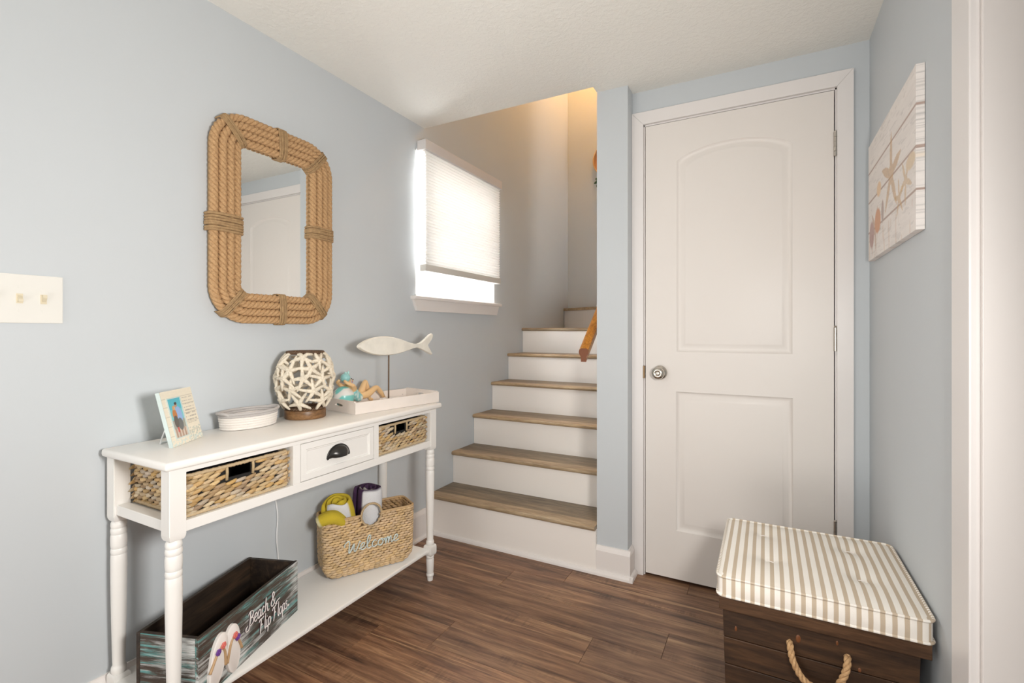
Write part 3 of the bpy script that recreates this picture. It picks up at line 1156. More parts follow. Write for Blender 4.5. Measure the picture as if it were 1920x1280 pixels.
def leg(x, yv):
    cx, cy = (x[0] + x[1]) / 2, (yv[0] + yv[1]) / 2
    h = 0.020
    bb = B()
    # square block with coved bottom
    bm = bmesh.new()
    rings = [(zt, h), (0.602, h), (0.592, h * 0.93), (0.586, h * 0.80)]
    prev = None
    for z, q in rings:
        vs = [bm.verts.new((cx + sx * q, cy + sy * q, z)) for sx, sy in ((-1, -1), (1, -1), (1, 1), (-1, 1))]
        if prev:
            for i in range(4):
                bm.faces.new((prev[i], prev[(i + 1) % 4], vs[(i + 1) % 4], vs[i]))
        else:
            bm.faces.new(vs)
        prev = vs
    bm.faces.new(prev)
    ed = [e for e in bm.edges if abs(e.verts[0].co.z - e.verts[1].co.z) > 0.05]
    bmesh.ops.bevel(bm, geom=ed, offset=0.0015, segments=2, affect='EDGES')
    bb.bm(bm)
    P_ = [(0.0150, 0.588), (0.0158, 0.584), (0.0182, 0.580), (0.0190, 0.573), (0.0180, 0.567), (0.0172, 0.5655), (0.0186, 0.563), (0.0192, 0.557), (0.0186, 0.550),
          (0.0174, 0.548), (0.0186, 0.545), (0.0193, 0.536), (0.0192, 0.520), (0.0184, 0.511), (0.0173, 0.509), (0.0186, 0.506), (0.0192, 0.500), (0.0184, 0.494),
          (0.0174, 0.492), (0.0188, 0.488), (0.0191, 0.470), (0.0186, 0.40), (0.0172, 0.30), (0.0150, 0.20), (0.0144, 0.182), (0.0150, 0.180), (0.0176, 0.176), (0.0182, 0.168),
          (0.0170, 0.160), (0.0150, 0.158)]
    bb.lathe(P_[::-1], (cx, cy), 24)
    # cube block at the shelf, rounded
    bm = bmesh.new()
    prev = None
    for z, q in ((0.160, 0.0165), (0.156, 0.0195), (0.148, 0.0205), (0.124, 0.0205), (0.117, 0.0195), (0.113, 0.0165)):
        vs = [bm.verts.new((cx + sx * q, cy + sy * q, z)) for sx, sy in ((-1, -1), (1, -1), (1, 1), (-1, 1))]
        if prev:
            for i in range(4):
                bm.faces.new((prev[i], prev[(i + 1) % 4], vs[(i + 1) % 4], vs[i]))
        else:
            bm.faces.new(vs)
        prev = vs
    bm.faces.new(prev)
    bb.bm(bm)
    P2 = [(0.0150, 0.116), (0.0178, 0.112), (0.0182, 0.106), (0.0170, 0.102), (0.0160, 0.100), (0.0178, 0.094), (0.0172, 0.070), (0.0150, 0.036), (0.0146, 0.033),
          (0.0166, 0.030), (0.0172, 0.025), (0.0160, 0.020), (0.0138, 0.018), (0.0130, 0.010), (0.0120, 0.0)]
    bb.lathe(P2[::-1], (cx, cy), 24)
    return obj('leg', bb, 'white', tb, 'auto')


for x in (LFX, LBX):
    for yv in (LYA, LYB):
        leg(x, yv)
# front frame: rails and dividers
XF = 0.332
bb = B(); bb.box(XF - 0.022, XF, LYA[1], LYB[0], 0.754, zt, 0.0006)
obj('top_rail', bb, 'white', tb)
bb = B(); bb.box(XF - 0.022, XF, LYA[1], LYB[0], 0.602, 0.630, 0.0015)
obj('bottom_rail', bb, 'white', tb)
for y0, y1 in ((1.016, 1.043), (1.370, 1.394)):
    bb = B(); bb.box(0.03, XF, y0, y1, 0.630, 0.754, 0.0006)
    obj('divider', bb, 'white', tb)
for yv in (LYA, LYB):
    bb = B(); bb.box(LBX[1], LFX[0], (yv[0] + yv[1]) / 2 - 0.014, (yv[0] + yv[1]) / 2 + 0.014, 0.606, 0.634, 0.0015)
    obj('side_rail', bb, 'white', tb)
bb = B(); bb.box(0.030, XF - 0.022, 0.690, 1.728, 0.614, 0.628)
obj('bottom_board', bb, 'white', tb)
bb = B(); bb.box(0.024, 0.030, 0.700, 1.714, 0.602, zt)
bb.f = bb.f[:]
obj('back_rail', B().box(0.024, 0.044, 0.700, 1.714, 0.602, 0.630), 'white', tb)
bb = B()
bb.prism([(0.026, 0.128), (0.318, 0.128), (0.323, 0.131), (0.325, 0.137), (0.323, 0.143), (0.318, 0.146), (0.026, 0.146)], 'y', 0.664, 1.716)
obj('shelf', bb, 'white', tb, 'auto')
# drawer
DY0, DY1, DZ0_, DZ1_ = 1.0455, 1.3675, 0.632, 0.752
bm = bmesh.new()
xs0 = XF - 0.001


def rect_loop(ins, x):
    return [bm.verts.new((x, y_, z_)) for y_, z_ in ((DY0 + ins, DZ0_ + ins), (DY1 - ins, DZ0_ + ins), (DY1 - ins, DZ1_ - ins), (DY0 + ins, DZ1_ - ins))]


L_ = [rect_loop(0, xs0 - 0.018), rect_loop(0, xs0 - 0.001), rect_loop(0.001, xs0), rect_loop(0.020, xs0), rect_loop(0.0225, xs0 - 0.004), rect_loop(0.026, xs0 - 0.004), rect_loop(0.028, xs0 - 0.0055)]
for a, b_ in zip(L_, L_[1:]):
    for i in range(4):
        bm.faces.new((a[i], a[(i + 1) % 4], b_[(i + 1) % 4], b_[i]))
bm.faces.new(L_[-1])
bb = B().bm(bm)
dr = obj('drawer', bb, 'white', tb)
bb = B()
# cup pull: quarter ellipsoid shell opening downwards
py, pz = 1.202, 0.679
vs, fs = [], []
nu, nv = 18, 8
for sc in (1.0, 0.88):
    for j in range(nv + 1):
        ph = PI / 2 * j / nv
        for i in range(nu + 1):
            th = PI * i / nu
            vs.append((xs0 - 0.0055 + 0.030 * sc * math.sin(ph) * (0.25 + 0.75 * math.sin(th)) * (1 if 0 < i < nu else 0.6),
                       py + 0.047 * sc * math.cos(th) * (1 - 0.06 * math.sin(ph)) * (math.cos(ph) * 0.35 + 0.65 if True else 1),
                       pz + 0.040 * sc * math.sin(th) * math.cos(ph * 0.96)))
    o_ = 0 if sc == 1.0 else (nv + 1) * (nu + 1)
    for j in range(nv):
        for i in range(nu):
            a = o_ + j * (nu + 1) + i
            fs.append((a, a + 1, a + nu + 2, a + nu + 1))
bb.add(vs, fs)
pth = [(xs0 - 0.004, py + 0.0485 * math.cos(t), pz + 0.0405 * math.sin(t)) for t in [PI * i / 24 for i in range(25)]]
bb.tube(pth, 0.0028, 8)
bb.tube([(xs0 - 0.004, py - 0.0485, pz), (xs0 - 0.004, py - 0.044, pz)], 0.004, 8)
bb.tube([(xs0 - 0.004, py + 0.044, pz), (xs0 - 0.004, py + 0.0485, pz)], 0.004, 8)
obj('cup_pull', bb, 'bronze', dr, True, fix=False)
bb = B(); bb.box(0.05, xs0 - 0.018, DY0 + 0.006, DY1 - 0.006, 0.634, 0.735)
obj('drawer_box', bb, 'white', dr)

# ------------------------------------------------------------------ woven stitches
def stitch(bb, c, t, n, up, L, W, T, tilt, col, bend=0.0):
    """leaf shaped strand: centre c, along t tilted towards up, bulging along n"""
    ax = (t * math.cos(tilt) + up * math.sin(tilt)).normalized()
    cr_ = (up * math.cos(tilt) - t * math.sin(tilt)).normalized()
    vs, fs = [], []
    st_ = ((-0.5, 0.18, -0.9), (-0.28, 0.85, 0.25), (0.0, 1.0, 0.62), (0.28, 0.85, 0.25), (0.5, 0.18, -0.9))
    ns = 6
    for s, q, hgt in st_:
        o_ = c + ax * (s * L) + n * (T * hgt)
        for k in range(ns):
            a = 2 * PI * k / ns
            vs.append(o_ + cr_ * (math.cos(a) * W * 0.5 * q) + n * (math.sin(a) * T * 0.62 * q))
    for j in range(len(st_) - 1):
        for k in range(ns):
            k2 = (k + 1) % ns
            fs.append((j * ns + k, j * ns + k2, (j + 1) * ns + k2, (j + 1) * ns + k))
    fs.append(tuple(range(ns))[::-1])
    fs.append(tuple((len(st_) - 1) * ns + k for k in range(ns)))
    bb.add(vs, fs, col)


def straw(lo=0.75, hi=1.15, base=(0.60, 0.43, 0.24)):
    f = random.uniform(lo, hi)
    h = random.uniform(-0.06, 0.06)
    return (min(1, base[0] * f * (1 + h * 0.4)), min(1, base[1] * f), min(1, base[2] * f * (1 - h * 2)))


def straw_natural():
    q = random.random()
    if q < 0.30:
        b_ = (0.58, 0.47, 0.33)
    elif q < 0.65:
        b_ = (0.62, 0.45, 0.25)
    elif q < 0.85:
        b_ = (0.56, 0.36, 0.15)
    else:
        b_ = (0.40, 0.27, 0.15)
    return straw(0.82, 1.18, b_)


def weave_line(bb, p0, p1, n, z0, z1, rows, L, T, tilt=0.22, inward=False, hole=None, colf=straw_natural, jit=0.35):
    p0, p1 = Vector(p0), Vector(p1)
    t = (p1 - p0).normalized()
    D = (p1 - p0).length
    rh = (z1 - z0) / rows
    up = Vector((0, 0, 1))
    cnt = max(1, round(D / L))
    L = D / cnt
    for j in range(rows):
        z = z0 + rh * (j + 0.5)
        for i in range(-0, cnt + (j % 2)):
            s = (i + 0.5 - 0.5 * (j % 2)) * L + random.uniform(-jit, jit) * L * 0.3
            s = max(L * 0.25, min(D - L * 0.25, s))
            zz = z + random.uniform(-0.15, 0.15) * rh
            if hole and hole(s, zz):
                continue
            c = p0 + t * s + Vector((0, 0, zz))
            stitch(bb, c, t, n, up, L * random.uniform(1.25, 1.6), rh * random.uniform(1.05, 1.35), T * random.uniform(0.8, 1.2),
                   tilt + random.uniform(-0.10, 0.10), colf())


def drawer_basket(name, label, y0, y1, hy0, hy1, seed):
    random.seed(seed)
    x0, x1, z0, z1 = 0.060, 0.320, 0.6295, 0.742
    o = thing(name, label, 'basket', ((x0 + x1) / 2, (y0 + y1) / 2, z0), group='woven baskets in the console table')
    hz0, hz1 = 0.704, 0.7385
    bb = B()
    g = 0.006
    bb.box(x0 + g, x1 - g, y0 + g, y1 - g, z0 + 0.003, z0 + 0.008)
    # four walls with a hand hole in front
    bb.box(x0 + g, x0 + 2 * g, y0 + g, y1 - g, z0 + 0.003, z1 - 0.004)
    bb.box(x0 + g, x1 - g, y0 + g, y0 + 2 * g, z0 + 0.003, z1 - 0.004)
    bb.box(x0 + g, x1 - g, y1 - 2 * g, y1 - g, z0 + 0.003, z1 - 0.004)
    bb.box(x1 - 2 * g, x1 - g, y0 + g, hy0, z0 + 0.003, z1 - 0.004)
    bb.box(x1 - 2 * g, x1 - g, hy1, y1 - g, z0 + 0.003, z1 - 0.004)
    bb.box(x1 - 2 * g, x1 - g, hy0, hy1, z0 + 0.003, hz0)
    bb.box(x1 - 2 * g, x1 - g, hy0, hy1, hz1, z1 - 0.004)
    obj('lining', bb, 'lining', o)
    w_ = B()
    hole = lambda s, z: (hy0 - 0.014 < y0 + s < hy1 + 0.014) and (hz0 - 0.005 < z < hz1 + 0.004)
    weave_line(w_, (x1 - 0.004, y0, 0), (x1 - 0.004, y1, 0), Vector((1, 0, 0)), z0 + 0.004, z1 - 0.005, 10, 0.030, 0.0048, 0.20, hole=hole)
    weave_line(w_, (x0, y0 + 0.004, 0), (x1, y0 + 0.004, 0), Vector((0, -1, 0)), z0 + 0.004, z1 - 0.005, 10, 0.028, 0.0048, 0.20)
    weave_line(w_, (x0, y1 - 0.004, 0), (x1, y1 - 0.004, 0), Vector((0, 1, 0)), z0 + 0.004, z1 - 0.005, 10, 0.030, 0.0045, 0.20)
    weave_line(w_, (x0 + 0.004, y0, 0), (x0 + 0.004, y1, 0), Vector((-1, 0, 0)), z0 + 0.004, z1 - 0.005, 10, 0.030, 0.0045, 0.20)
    wo = obj('woven_body', w_, 'wicker', o, True, fix=False)
    wo['kind'] = 'stuff'
    # rolled rim and base coil
    r_ = B()
    for zz, rad in ((z1 - 0.003, 0.0055), (z0 + 0.006, 0.0055)):
        loop_ = [(x0, y0), (x1, y0), (x1, y1), (x0, y1)]
        pts, LL = resample(rrect((x1 - x0) / 2 - 0.002, (y1 - y0) / 2 - 0.002, 0.012, 4), 0.004)
        path = [((x0 + x1) / 2 + p[0], (y0 + y1) / 2 + p[1], zz + random.uniform(-0.0008, 0.0008)) for p in pts]
        r_.cur = (0.60, 0.45, 0.27)
        r_.tube(path, rad, 10, closed=True, lobes=3, depth=0.3, twist=2 * PI * round(LL / 0.03) / LL)
    obj('rim', r_, 'wicker', o, True, fix=False)
    for yy in (hy0 - 0.002, hy1 + 0.002):
        h_ = B()
        h_.cur = (0.56, 0.42, 0.24)
        h_.tube([(x1 - 0.002, yy, hz0 - 0.004), (x1 - 0.001, yy + 0.0008, (hz0 + hz1) / 2), (x1 - 0.002, yy, hz1 + 0.002)], 0.004, 8)
        obj('handle_binding', h_, 'wicker', o, True, fix=False)
    return o


drawer_basket('woven_basket', 'large straw basket in the near bay left of the drawer', 0.706, 1.008, 0.816, 0.889, 11)
drawer_basket('woven_basket', 'straw basket in the far bay right of the drawer', 1.400, 1.700, 1.503, 1.570, 12)

# ------------------------------------------------------------------ welcome tote
random.seed(21)
tang = math.atan2(0.871, 0.491)
TLX, TLY = 0.363, 0.135
to = thing('straw_tote', 'upright straw tote with Welcome lettering on the low shelf', 'basket',
           (0.151 + 0.4912 * 0.182 - 0.871 * TLY / 2, 1.290 + 0.871 * 0.182 + 0.4912 * TLY / 2, 0.146), tang)
# local frame: x along the front (0 centre), front at -y
TH_ = 0.232
HX, HZ, HR = 0.0015, 0.226, 0.040


def tote_dims(z):
    R_ = 0.055
    k = R_ - math.sqrt(max(0, R_ * R_ - max(0, R_ - z) ** 2)) if z < R_ else 0
    a = TLX / 2 - k - 0.006 * max(0, (0.23 - z) / 0.23)
    b_ = TLY / 2 - k * 0.55
    return a, b_


def tote_ring(z, ins=0.0, n=96, rad=0.022):
    a, b_ = tote_dims(z)
    pts = rrect(a - ins, b_ - ins, rad, 6)
    P_, L = resample(pts, 0.004)
    return P_, L


rows = 23
rh = (TH_ - 0.004) / rows
wv = B()
up = Vector((0, 0, 1))
for j in range(rows):
    z = 0.004 + rh * (j + 0.5)
    P_, L = tote_ring(z)
    cnt = round(L / 0.0215)
    for i in range(cnt):
        idx = (i + 0.5 * (j % 2) + random.uniform(-0.1, 0.1)) / cnt * len(P_)
        i0 = int(idx) % len(P_)
        p = P_[i0]
        q = P_[(i0 + 2) % len(P_)]
        o_ = P_[(i0 - 2) % len(P_)]
        t = Vector((q[0] - o_[0], q[1] - o_[1], 0)).normalized()
        nrm = Vector((t.y, -t.x, 0))
        if nrm.dot(Vector((p[0], p[1], 0))) < 0:
            nrm = -nrm
        front = abs(p[1] + tote_dims(z)[1]) < 0.004
        if (p[1] < 0 or True) and math.hypot(p[0] - HX, z - HZ) < HR + 0.004 and abs(abs(p[1]) - tote_dims(z)[1]) < 0.006:
            continue
        zs = 0.25 if z > 0.05 else 0.4
        stitch(wv, Vector((p[0], p[1], z)), t, nrm, up, 0.0205 * random.uniform(1.35, 1.7), rh * random.uniform(0.98, 1.2), 0.0050,
               0.10 + random.uniform(-0.08, 0.08), straw(0.82, 1.12, (0.74, 0.525, 0.295)))
        if z > 0.13:
            stitch(wv, Vector((p[0], p[1], z)) - nrm * 0.008, t, -nrm, up, 0.0205 * 1.5, rh * 1.25, 0.004,
                   0.30 + random.uniform(-0.08, 0.08), straw(0.7, 1.0, (0.56, 0.35, 0.17)))
o = obj('woven_body', wv, 'wicker', to, True, world=False, fix=False)
o['kind'] = 'stuff'
sh_ = B()
sh_.cur = (0.20, 0.115, 0.05)
zs = [0.002 + 0.228 * k / 24 for k in range(25)]
NP = 120
grid = []
for z in zs:
    pts = rrect(tote_dims(z)[0] - 0.004, tote_dims(z)[1] - 0.004, 0.02, 6)
    P_, L = resample(pts, tote_ring(z)[1] / NP * 0.97)
    while len(P_) < NP:
        P_.append(P_[-1])
    grid.append([Vector((P_[i * len(P_) // NP][0], P_[i * len(P_) // NP][1], z)) for i in range(NP)])
vs = [p for row in grid for p in row]
fs = []
for j in range(24):
    for i in range(NP):
        k = (i + 1) % NP
        cxx = (grid[j][i].x + grid[j][k].x) / 2
        czz = (zs[j] + zs[j + 1]) / 2
        if math.hypot(cxx - HX, czz - HZ) < HR and abs(grid[j][i].y) > 0.05:
            continue
        fs.append((j * NP + i, j * NP + k, (j + 1) * NP + k, (j + 1) * NP + i))
fs.append(tuple(range(NP)))
sh_.add(vs, fs)
obj('lining', sh_, 'wicker', to, True, world=False, fix=False)
rm = B()
rm.cur = (0.58, 0.385, 0.195)
P_, L = tote_ring(TH_)
path = [(p[0], p[1], TH_ + 0.001) for p in P_]
segs = []
cur = []
for p in path:
    if abs(p[0] - HX) < HR - 0.002 and abs(abs(p[1]) - TLY / 2) < 0.006:
        if len(cur) > 3:
            segs.append(cur)
        cur = []
    else:
        cur.append(p)
if len(cur) > 3:
    segs.append(cur)
for sg in segs:
    rm.tube(sg, 0.0055, 10, lobes=3, depth=0.3, twist=2 * PI / 0.03)
obj('rim', rm, 'wicker', to, True, world=False, fix=False)
for sy in (-1, 1):
    rg = B()
    rg.cur = (0.52, 0.38, 0.22) if sy < 0 else (0.50, 0.34, 0.18)
    path = [(HX + HR * 1.02 * math.cos(a), sy * (TLY / 2), HZ + HR * 1.12 * math.sin(a) + 0.004) for a in [2 * PI * i / 60 for i in range(60)]]
    rg.tube(path, 0.0046, 10, closed=True, up=(0, 1, 0), lobes=3, depth=0.28, twist=2 * PI * 16 / (2 * PI * HR))
    obj('ring_handle', rg, 'wicker', to, True, world=False, fix=False)

# ------------------------------------------------------------------ stroke lettering
GL = {
    'B': ([[(0.16, 0.0), (0.24, 0.5), (0.28, 1.0)], [(0.02, 0.86), (0.25, 1.02), (0.56, 0.96), (0.62, 0.76), (0.46, 0.57), (0.24, 0.52), (0.52, 0.50), (0.68, 0.30), (0.54, 0.06), (0.20, 0.0)],
            [(0.16, 0.0), (0.0, -0.20), (-0.28, -0.16), (-0.30, 0.05), (-0.10, 0.14)]], 0.74),
    'e': ([[(0.06, 0.26), (0.38, 0.36), (0.36, 0.56), (0.18, 0.56), (0.05, 0.30), (0.10, 0.05), (0.26, 0.0), (0.44, 0.14)]], 0.46),
    'a': ([[(0.42, 0.46), (0.26, 0.59), (0.07, 0.40), (0.06, 0.12), (0.18, 0.0), (0.36, 0.16), (0.45, 0.56), (0.40, 0.14), (0.46, 0.0), (0.56, 0.08)]], 0.56),
    'c': ([[(0.38, 0.46), (0.26, 0.59), (0.07, 0.38), (0.06, 0.12), (0.18, 0.0), (0.40, 0.14)]], 0.43),
    'h': ([[(0.20, 1.08), (0.12, 0.55), (0.06, 0.0)], [(0.09, 0.30), (0.24, 0.54), (0.38, 0.52), (0.36, 0.20), (0.40, 0.0), (0.52, -0.06), (0.62, 0.04)]], 0.56),
    '&': ([[(0.98, -0.14), (0.62, 0.02), (0.30, 0.55), (0.22, 0.86), (0.38, 1.02), (0.50, 0.86), (0.36, 0.62), (0.08, 0.36), (0.06, 0.10), (0.24, -0.02), (0.48, 0.12), (0.62, 0.44)]], 0.80),
    'F': ([[(0.10, -0.08), (0.20, 0.5), (0.26, 0.98)], [(-0.06, 0.84), (0.10, 0.98), (0.40, 0.98), (0.66, 1.02)], [(0.20, 0.50), (0.46, 0.53)]], 0.70),
    'G': ([[(0.10, -0.08), (0.20, 0.5), (0.26, 0.98)], [(-0.10, 0.80), (0.06, 0.98), (0.40, 1.02), (0.60, 1.26), (1.10, 1.34)], [(0.20, 0.50), (0.46, 0.53)]], 0.70),
    'l': ([[(0.20, 1.10), (0.12, 0.55), (0.08, 0.10), (0.14, 0.0), (0.24, 0.08)]], 0.26),
    'i': ([[(0.12, 0.56), (0.07, 0.12), (0.13, 0.0), (0.22, 0.08)], [(0.155, 0.76), (0.17, 0.81)]], 0.25),
    'p': ([[(0.12, 0.58), (0.06, 0.1), (-0.01, -0.42)], [(0.08, 0.36), (0.24, 0.58), (0.42, 0.46), (0.38, 0.14), (0.22, 0.0), (0.07, 0.10)]], 0.50),
    'o': ([[(0.30, 0.58), (0.10, 0.46), (0.05, 0.16), (0.20, 0.0), (0.40, 0.14), (0.44, 0.42), (0.30, 0.58)]], 0.49),
    's': ([[(0.36, 0.48), (0.24, 0.60), (0.11, 0.48), (0.28, 0.26), (0.25, 0.04), (0.10, -0.02), (0.0, 0.08)]], 0.40),
    '.': ([[(0.06, 0.10), (0.12, 0.16), (0.18, 0.10), (0.12, 0.04), (0.06, 0.10)]], 0.22),
    'W': ([[(-0.12, 0.55), (-0.16, 0.72), (0.02, 0.98), (0.16, 0.92), (0.14, 0.50), (0.12, 0.02), (0.24, 0.16), (0.44, 0.70), (0.42, 0.30), (0.48, 0.02), (0.62, 0.22), (0.78, 0.78), (0.86, 0.70)]], 0.78),
    'E': ([[(-0.04, 0.12), (0.24, 0.30), (0.30, 0.54), (0.16, 0.56), (0.06, 0.28), (0.14, 0.02), (0.40, 0.12)]], 0.40),
    'L': ([[(-0.04, 0.12), (0.22, 0.62), (0.30, 1.02), (0.20, 1.10), (0.10, 0.80), (0.08, 0.20), (0.18, 0.0), (0.36, 0.12)]], 0.36),
    'K': ([[(0.32, 0.46), (0.18, 0.58), (0.04, 0.30), (0.12, 0.02), (0.38, 0.12)]], 0.38),
    'O': ([[(0.26, 0.56), (0.06, 0.42), (0.06, 0.10), (0.24, 0.02), (0.36, 0.28), (0.26, 0.56), (0.44, 0.46)]], 0.43),
    'Q': ([[(-0.02, 0.30), (0.08, 0.56), (0.10, 0.02), (0.18, 0.46), (0.28, 0.54), (0.28, 0.02), (0.36, 0.46), (0.46, 0.54), (0.48, 0.06), (0.62, 0.12)]], 0.60),
}


def lettering(bb, text, place, size, xs, rad, sq):
    """place(u, v) -> world point ; size = cap height ; returns"""
    x = 0
    for ch in text:
        if ch == ' ':
            x += 0.30
            continue
        strokes, adv = GL[ch]
        for s in strokes:
            pts = catmull([Vector((p[0], p[1], 0)) for p in s], 6)
            path = [place((x + p.x) * size * xs, p.y * size) for p in pts]
            n = len(path)
            rd = [rad * (0.75 + 0.5 * math.sin(PI * i / max(1, n - 1))) for i in range(n)]
            bb.tube(path, rd, 8)
        x += adv
    return x


lt = B()
lettering(lt, 'WELKOQE', lambda u, v: Vector((-0.097 + u, -TLY / 2 - 0.0085, 0.100 + v + u * 0.02)), 0.046, 1.36, 0.0021, 1)
obj('lettering', lt, plain('welcome_lettering', (0.66, 0.77, 0.76), 0.3, 0.2), to, True, world=False)

# towels inside the tote
FRD = Vector((math.sin(tang), -math.cos(tang), 0))
ALD = Vector((math.cos(tang), math.sin(tang), 0))


def rolled_towel(name, label, base, axis, R_, L, colf, turns=2.6, seed=1, flap=None, squash=0.8):
    random.seed(seed)
    ax = Vector(axis).normalized()
    u = ax.orthogonal().normalized()
    v_ = ax.cross(u)
    o = thing(name, label, 'towel', tuple(base), group='rolled towels in the straw tote')
    bb = B()
    ns, nl = 88, 22
    th = R_ / (turns + 0.35) * 0.80
    vs, fs, cs = [], [], []
    for side in (1, -1):
        for i in range(ns + 1):
            a = turns * 2 * PI * i / ns
            r_ = R_ * (0.14 + 0.86 * i / ns)
            rr_ = r_ + side * th * 0.5
            for k in range(nl + 1):
                s = k / nl
                bul = 1 + 0.06 * math.sin(PI * s) + 0.035 * noise.noise(Vector((a * 0.6, s * 4, seed)))
                end = 0.012 * noise.noise(Vector((a, seed * 3.1, 0.5)))
                rnd_ = 1.0 - 0.5 * max(0, (abs(s - 0.5) * 2 - 0.86) / 0.14) * (th * 0.5 / max(rr_, 0.004)) * side
                p = u * (rr_ * bul * rnd_ * math.cos(a)) + v_ * (rr_ * bul * rnd_ * squash * math.sin(a)) + ax * (L * s + end + 0.006 * math.sin(a))
                vs.append(p + Vector(base))
                rd_ = (u * math.cos(a) + v_ * math.sin(a))
                cs.append(colf(s, a / (turns * 2 * PI), rd_.dot(FRD), rd_.dot(ALD)) if side > 0 else colf(s, a / (turns * 2 * PI) - 0.4, -1, 0))
    n1 = nl + 1
    off = (ns + 1) * n1
    for i in range(ns):
        for k in range(nl):
            a = i * n1 + k
            fs.append((a, a + 1, a + n1 + 1, a + n1))
            fs.append((off + a, off + a + n1, off + a + n1 + 1, off + a + 1))
    for i in range(ns):
        a, b_ = i * n1, (i + 1) * n1
        fs.append((a, b_, off + b_, off + a))
        a, b_ = a + nl, b_ + nl
        fs.append((a, off + a, off + b_, b_))
    for k in range(nl):
        fs.append((k, off + k, off + k + 1, k + 1))
        e = ns * n1 + k
        fs.append((e, e + 1, off + e + 1, off + e))
    o_ = len(bb.v)
    bb.v = [tuple(p) for p in vs]
    bb.f = fs
    bb.c = cs
    obj('towel_roll', bb, 'terry', o, True, fix=True)
    if flap:
        fb_ = B()
        pts, rad, cols = flap
        ring = 14
        sp_ = catmull([Vector(p) for p in pts], 6)
        rs = [rad * (0.75 + 0.35 * math.sin(PI * (0.15 + 0.8 * i / (len(sp_) - 1)))) for i in range(len(sp_))]
        fb_.tube(sp_, rs, ring, sq=0.72)
        fb_.c = []
        for i in range(len(sp_)):
            fb_.c += [cols(i / (len(sp_) - 1))] * ring
        obj('folded_corner', fb_, 'terry', o, True)
    return o


YEL, WHT, PUR, GRY = (0.66, 0.50, 0.035), (0.80, 0.80, 0.82), (0.055, 0.022, 0.065), (0.45, 0.42, 0.40)


def tw(lx, ly, lz):
    """tote local -> world"""
    c, s = math.cos(tang), math.sin(tang)
    L = to.location
    return Vector((L.x + lx * c - ly * s, L.y + lx * s + ly * c, L.z + lz))


def wdir(lx, ly, lz):
    c, s = math.cos(tang), math.sin(tang)
    return Vector((lx * c - ly * s, lx * s + ly * c, lz))


rolled_towel('rolled_towel', 'yellow and white rolled towel leaning left in the straw tote', tw(-0.085, 0.0, 0.09), wdir(-0.16, -0.03, 1), 0.056, 0.205,
             lambda s, q, f, a: (WHT if (q > 0.6 and f > 0.25 and a < 0.62) else YEL), 2.5, 3,
             flap=([tw(-0.108, -0.040, 0.214), tw(-0.140, -0.050, 0.242), tw(-0.170, -0.050, 0.244), tw(-0.198, -0.044, 0.232)], 0.034,
                   lambda t: YEL if t < 0.86 else (0.74, 0.68, 0.40)))
rolled_towel('rolled_towel', 'white and dark purple rolled towel beside the ring handle', tw(0.004, 0.0, 0.085), wdir(0.03, 0.02, 1), 0.054, 0.236,
             lambda s, q, f, a: (WHT if (q > 0.58 and f > 0.1 and a > -0.70 and s < 0.97) else (GRY if 0.2 < q < 0.34 else PUR)), 2.5, 5)

# ------------------------------------------------------------------ beach crate
ca = math.radians(19.06)
CL, CWD, CH = 0.4317, 0.186, 0.172
cfl = Vector((0.349, 0.722))
e_ = Vector((-0.3266, 0.9452))
inw = Vector((-0.9452, -0.3266))
cc = cfl + e_ * CL / 2 + inw * CWD / 2
cr = thing('beach_crate', 'open teal and brown distressed crate reading Beach and Flip Flops', 'crate', (cc.x, cc.y, 0.1462), ca)
# local: y along the length (towards far end), +x = front
T_ = 0.011
fx, ly0, ly1 = CWD / 2, -CL / 2, CL / 2
bb = B(); bb.box(fx - T_, fx, ly0, ly1, 0, CH, 0.0012)
obj('front_board', bb, 'distressed', cr, world=False)
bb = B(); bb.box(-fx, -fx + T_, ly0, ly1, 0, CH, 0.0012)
obj('back_board', bb, 'crate_in', cr, world=False)
bb = B(); bb.box(-fx + T_ + 0.0005, fx - T_ - 0.0005, ly0, ly0 + T_, 0, CH - 0.001, 0.0012)
endm = M['distressed'].copy()
endm.name = 'distressed_end_paint'
for n_ in endm.node_tree.nodes:
    if n_.bl_idname == 'ShaderNodeMapping':
        s = n_.inputs['Scale'].default_value
        if s[0] > s[1]:
            n_.inputs['Scale'].default_value = (s[1], s[0], s[2])
M['distressed_end'] = endm
obj('end_board', bb, 'distressed_end', cr, world=False)
bb = B(); bb.box(-fx + T_ + 0.0005, fx - T_ - 0.0005, ly1 - T_, ly1, 0, CH - 0.001, 0.0012)
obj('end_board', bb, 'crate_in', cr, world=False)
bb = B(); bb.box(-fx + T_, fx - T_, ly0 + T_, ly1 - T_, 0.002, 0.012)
obj('bottom_board', bb, 'crate_in', cr, world=False)
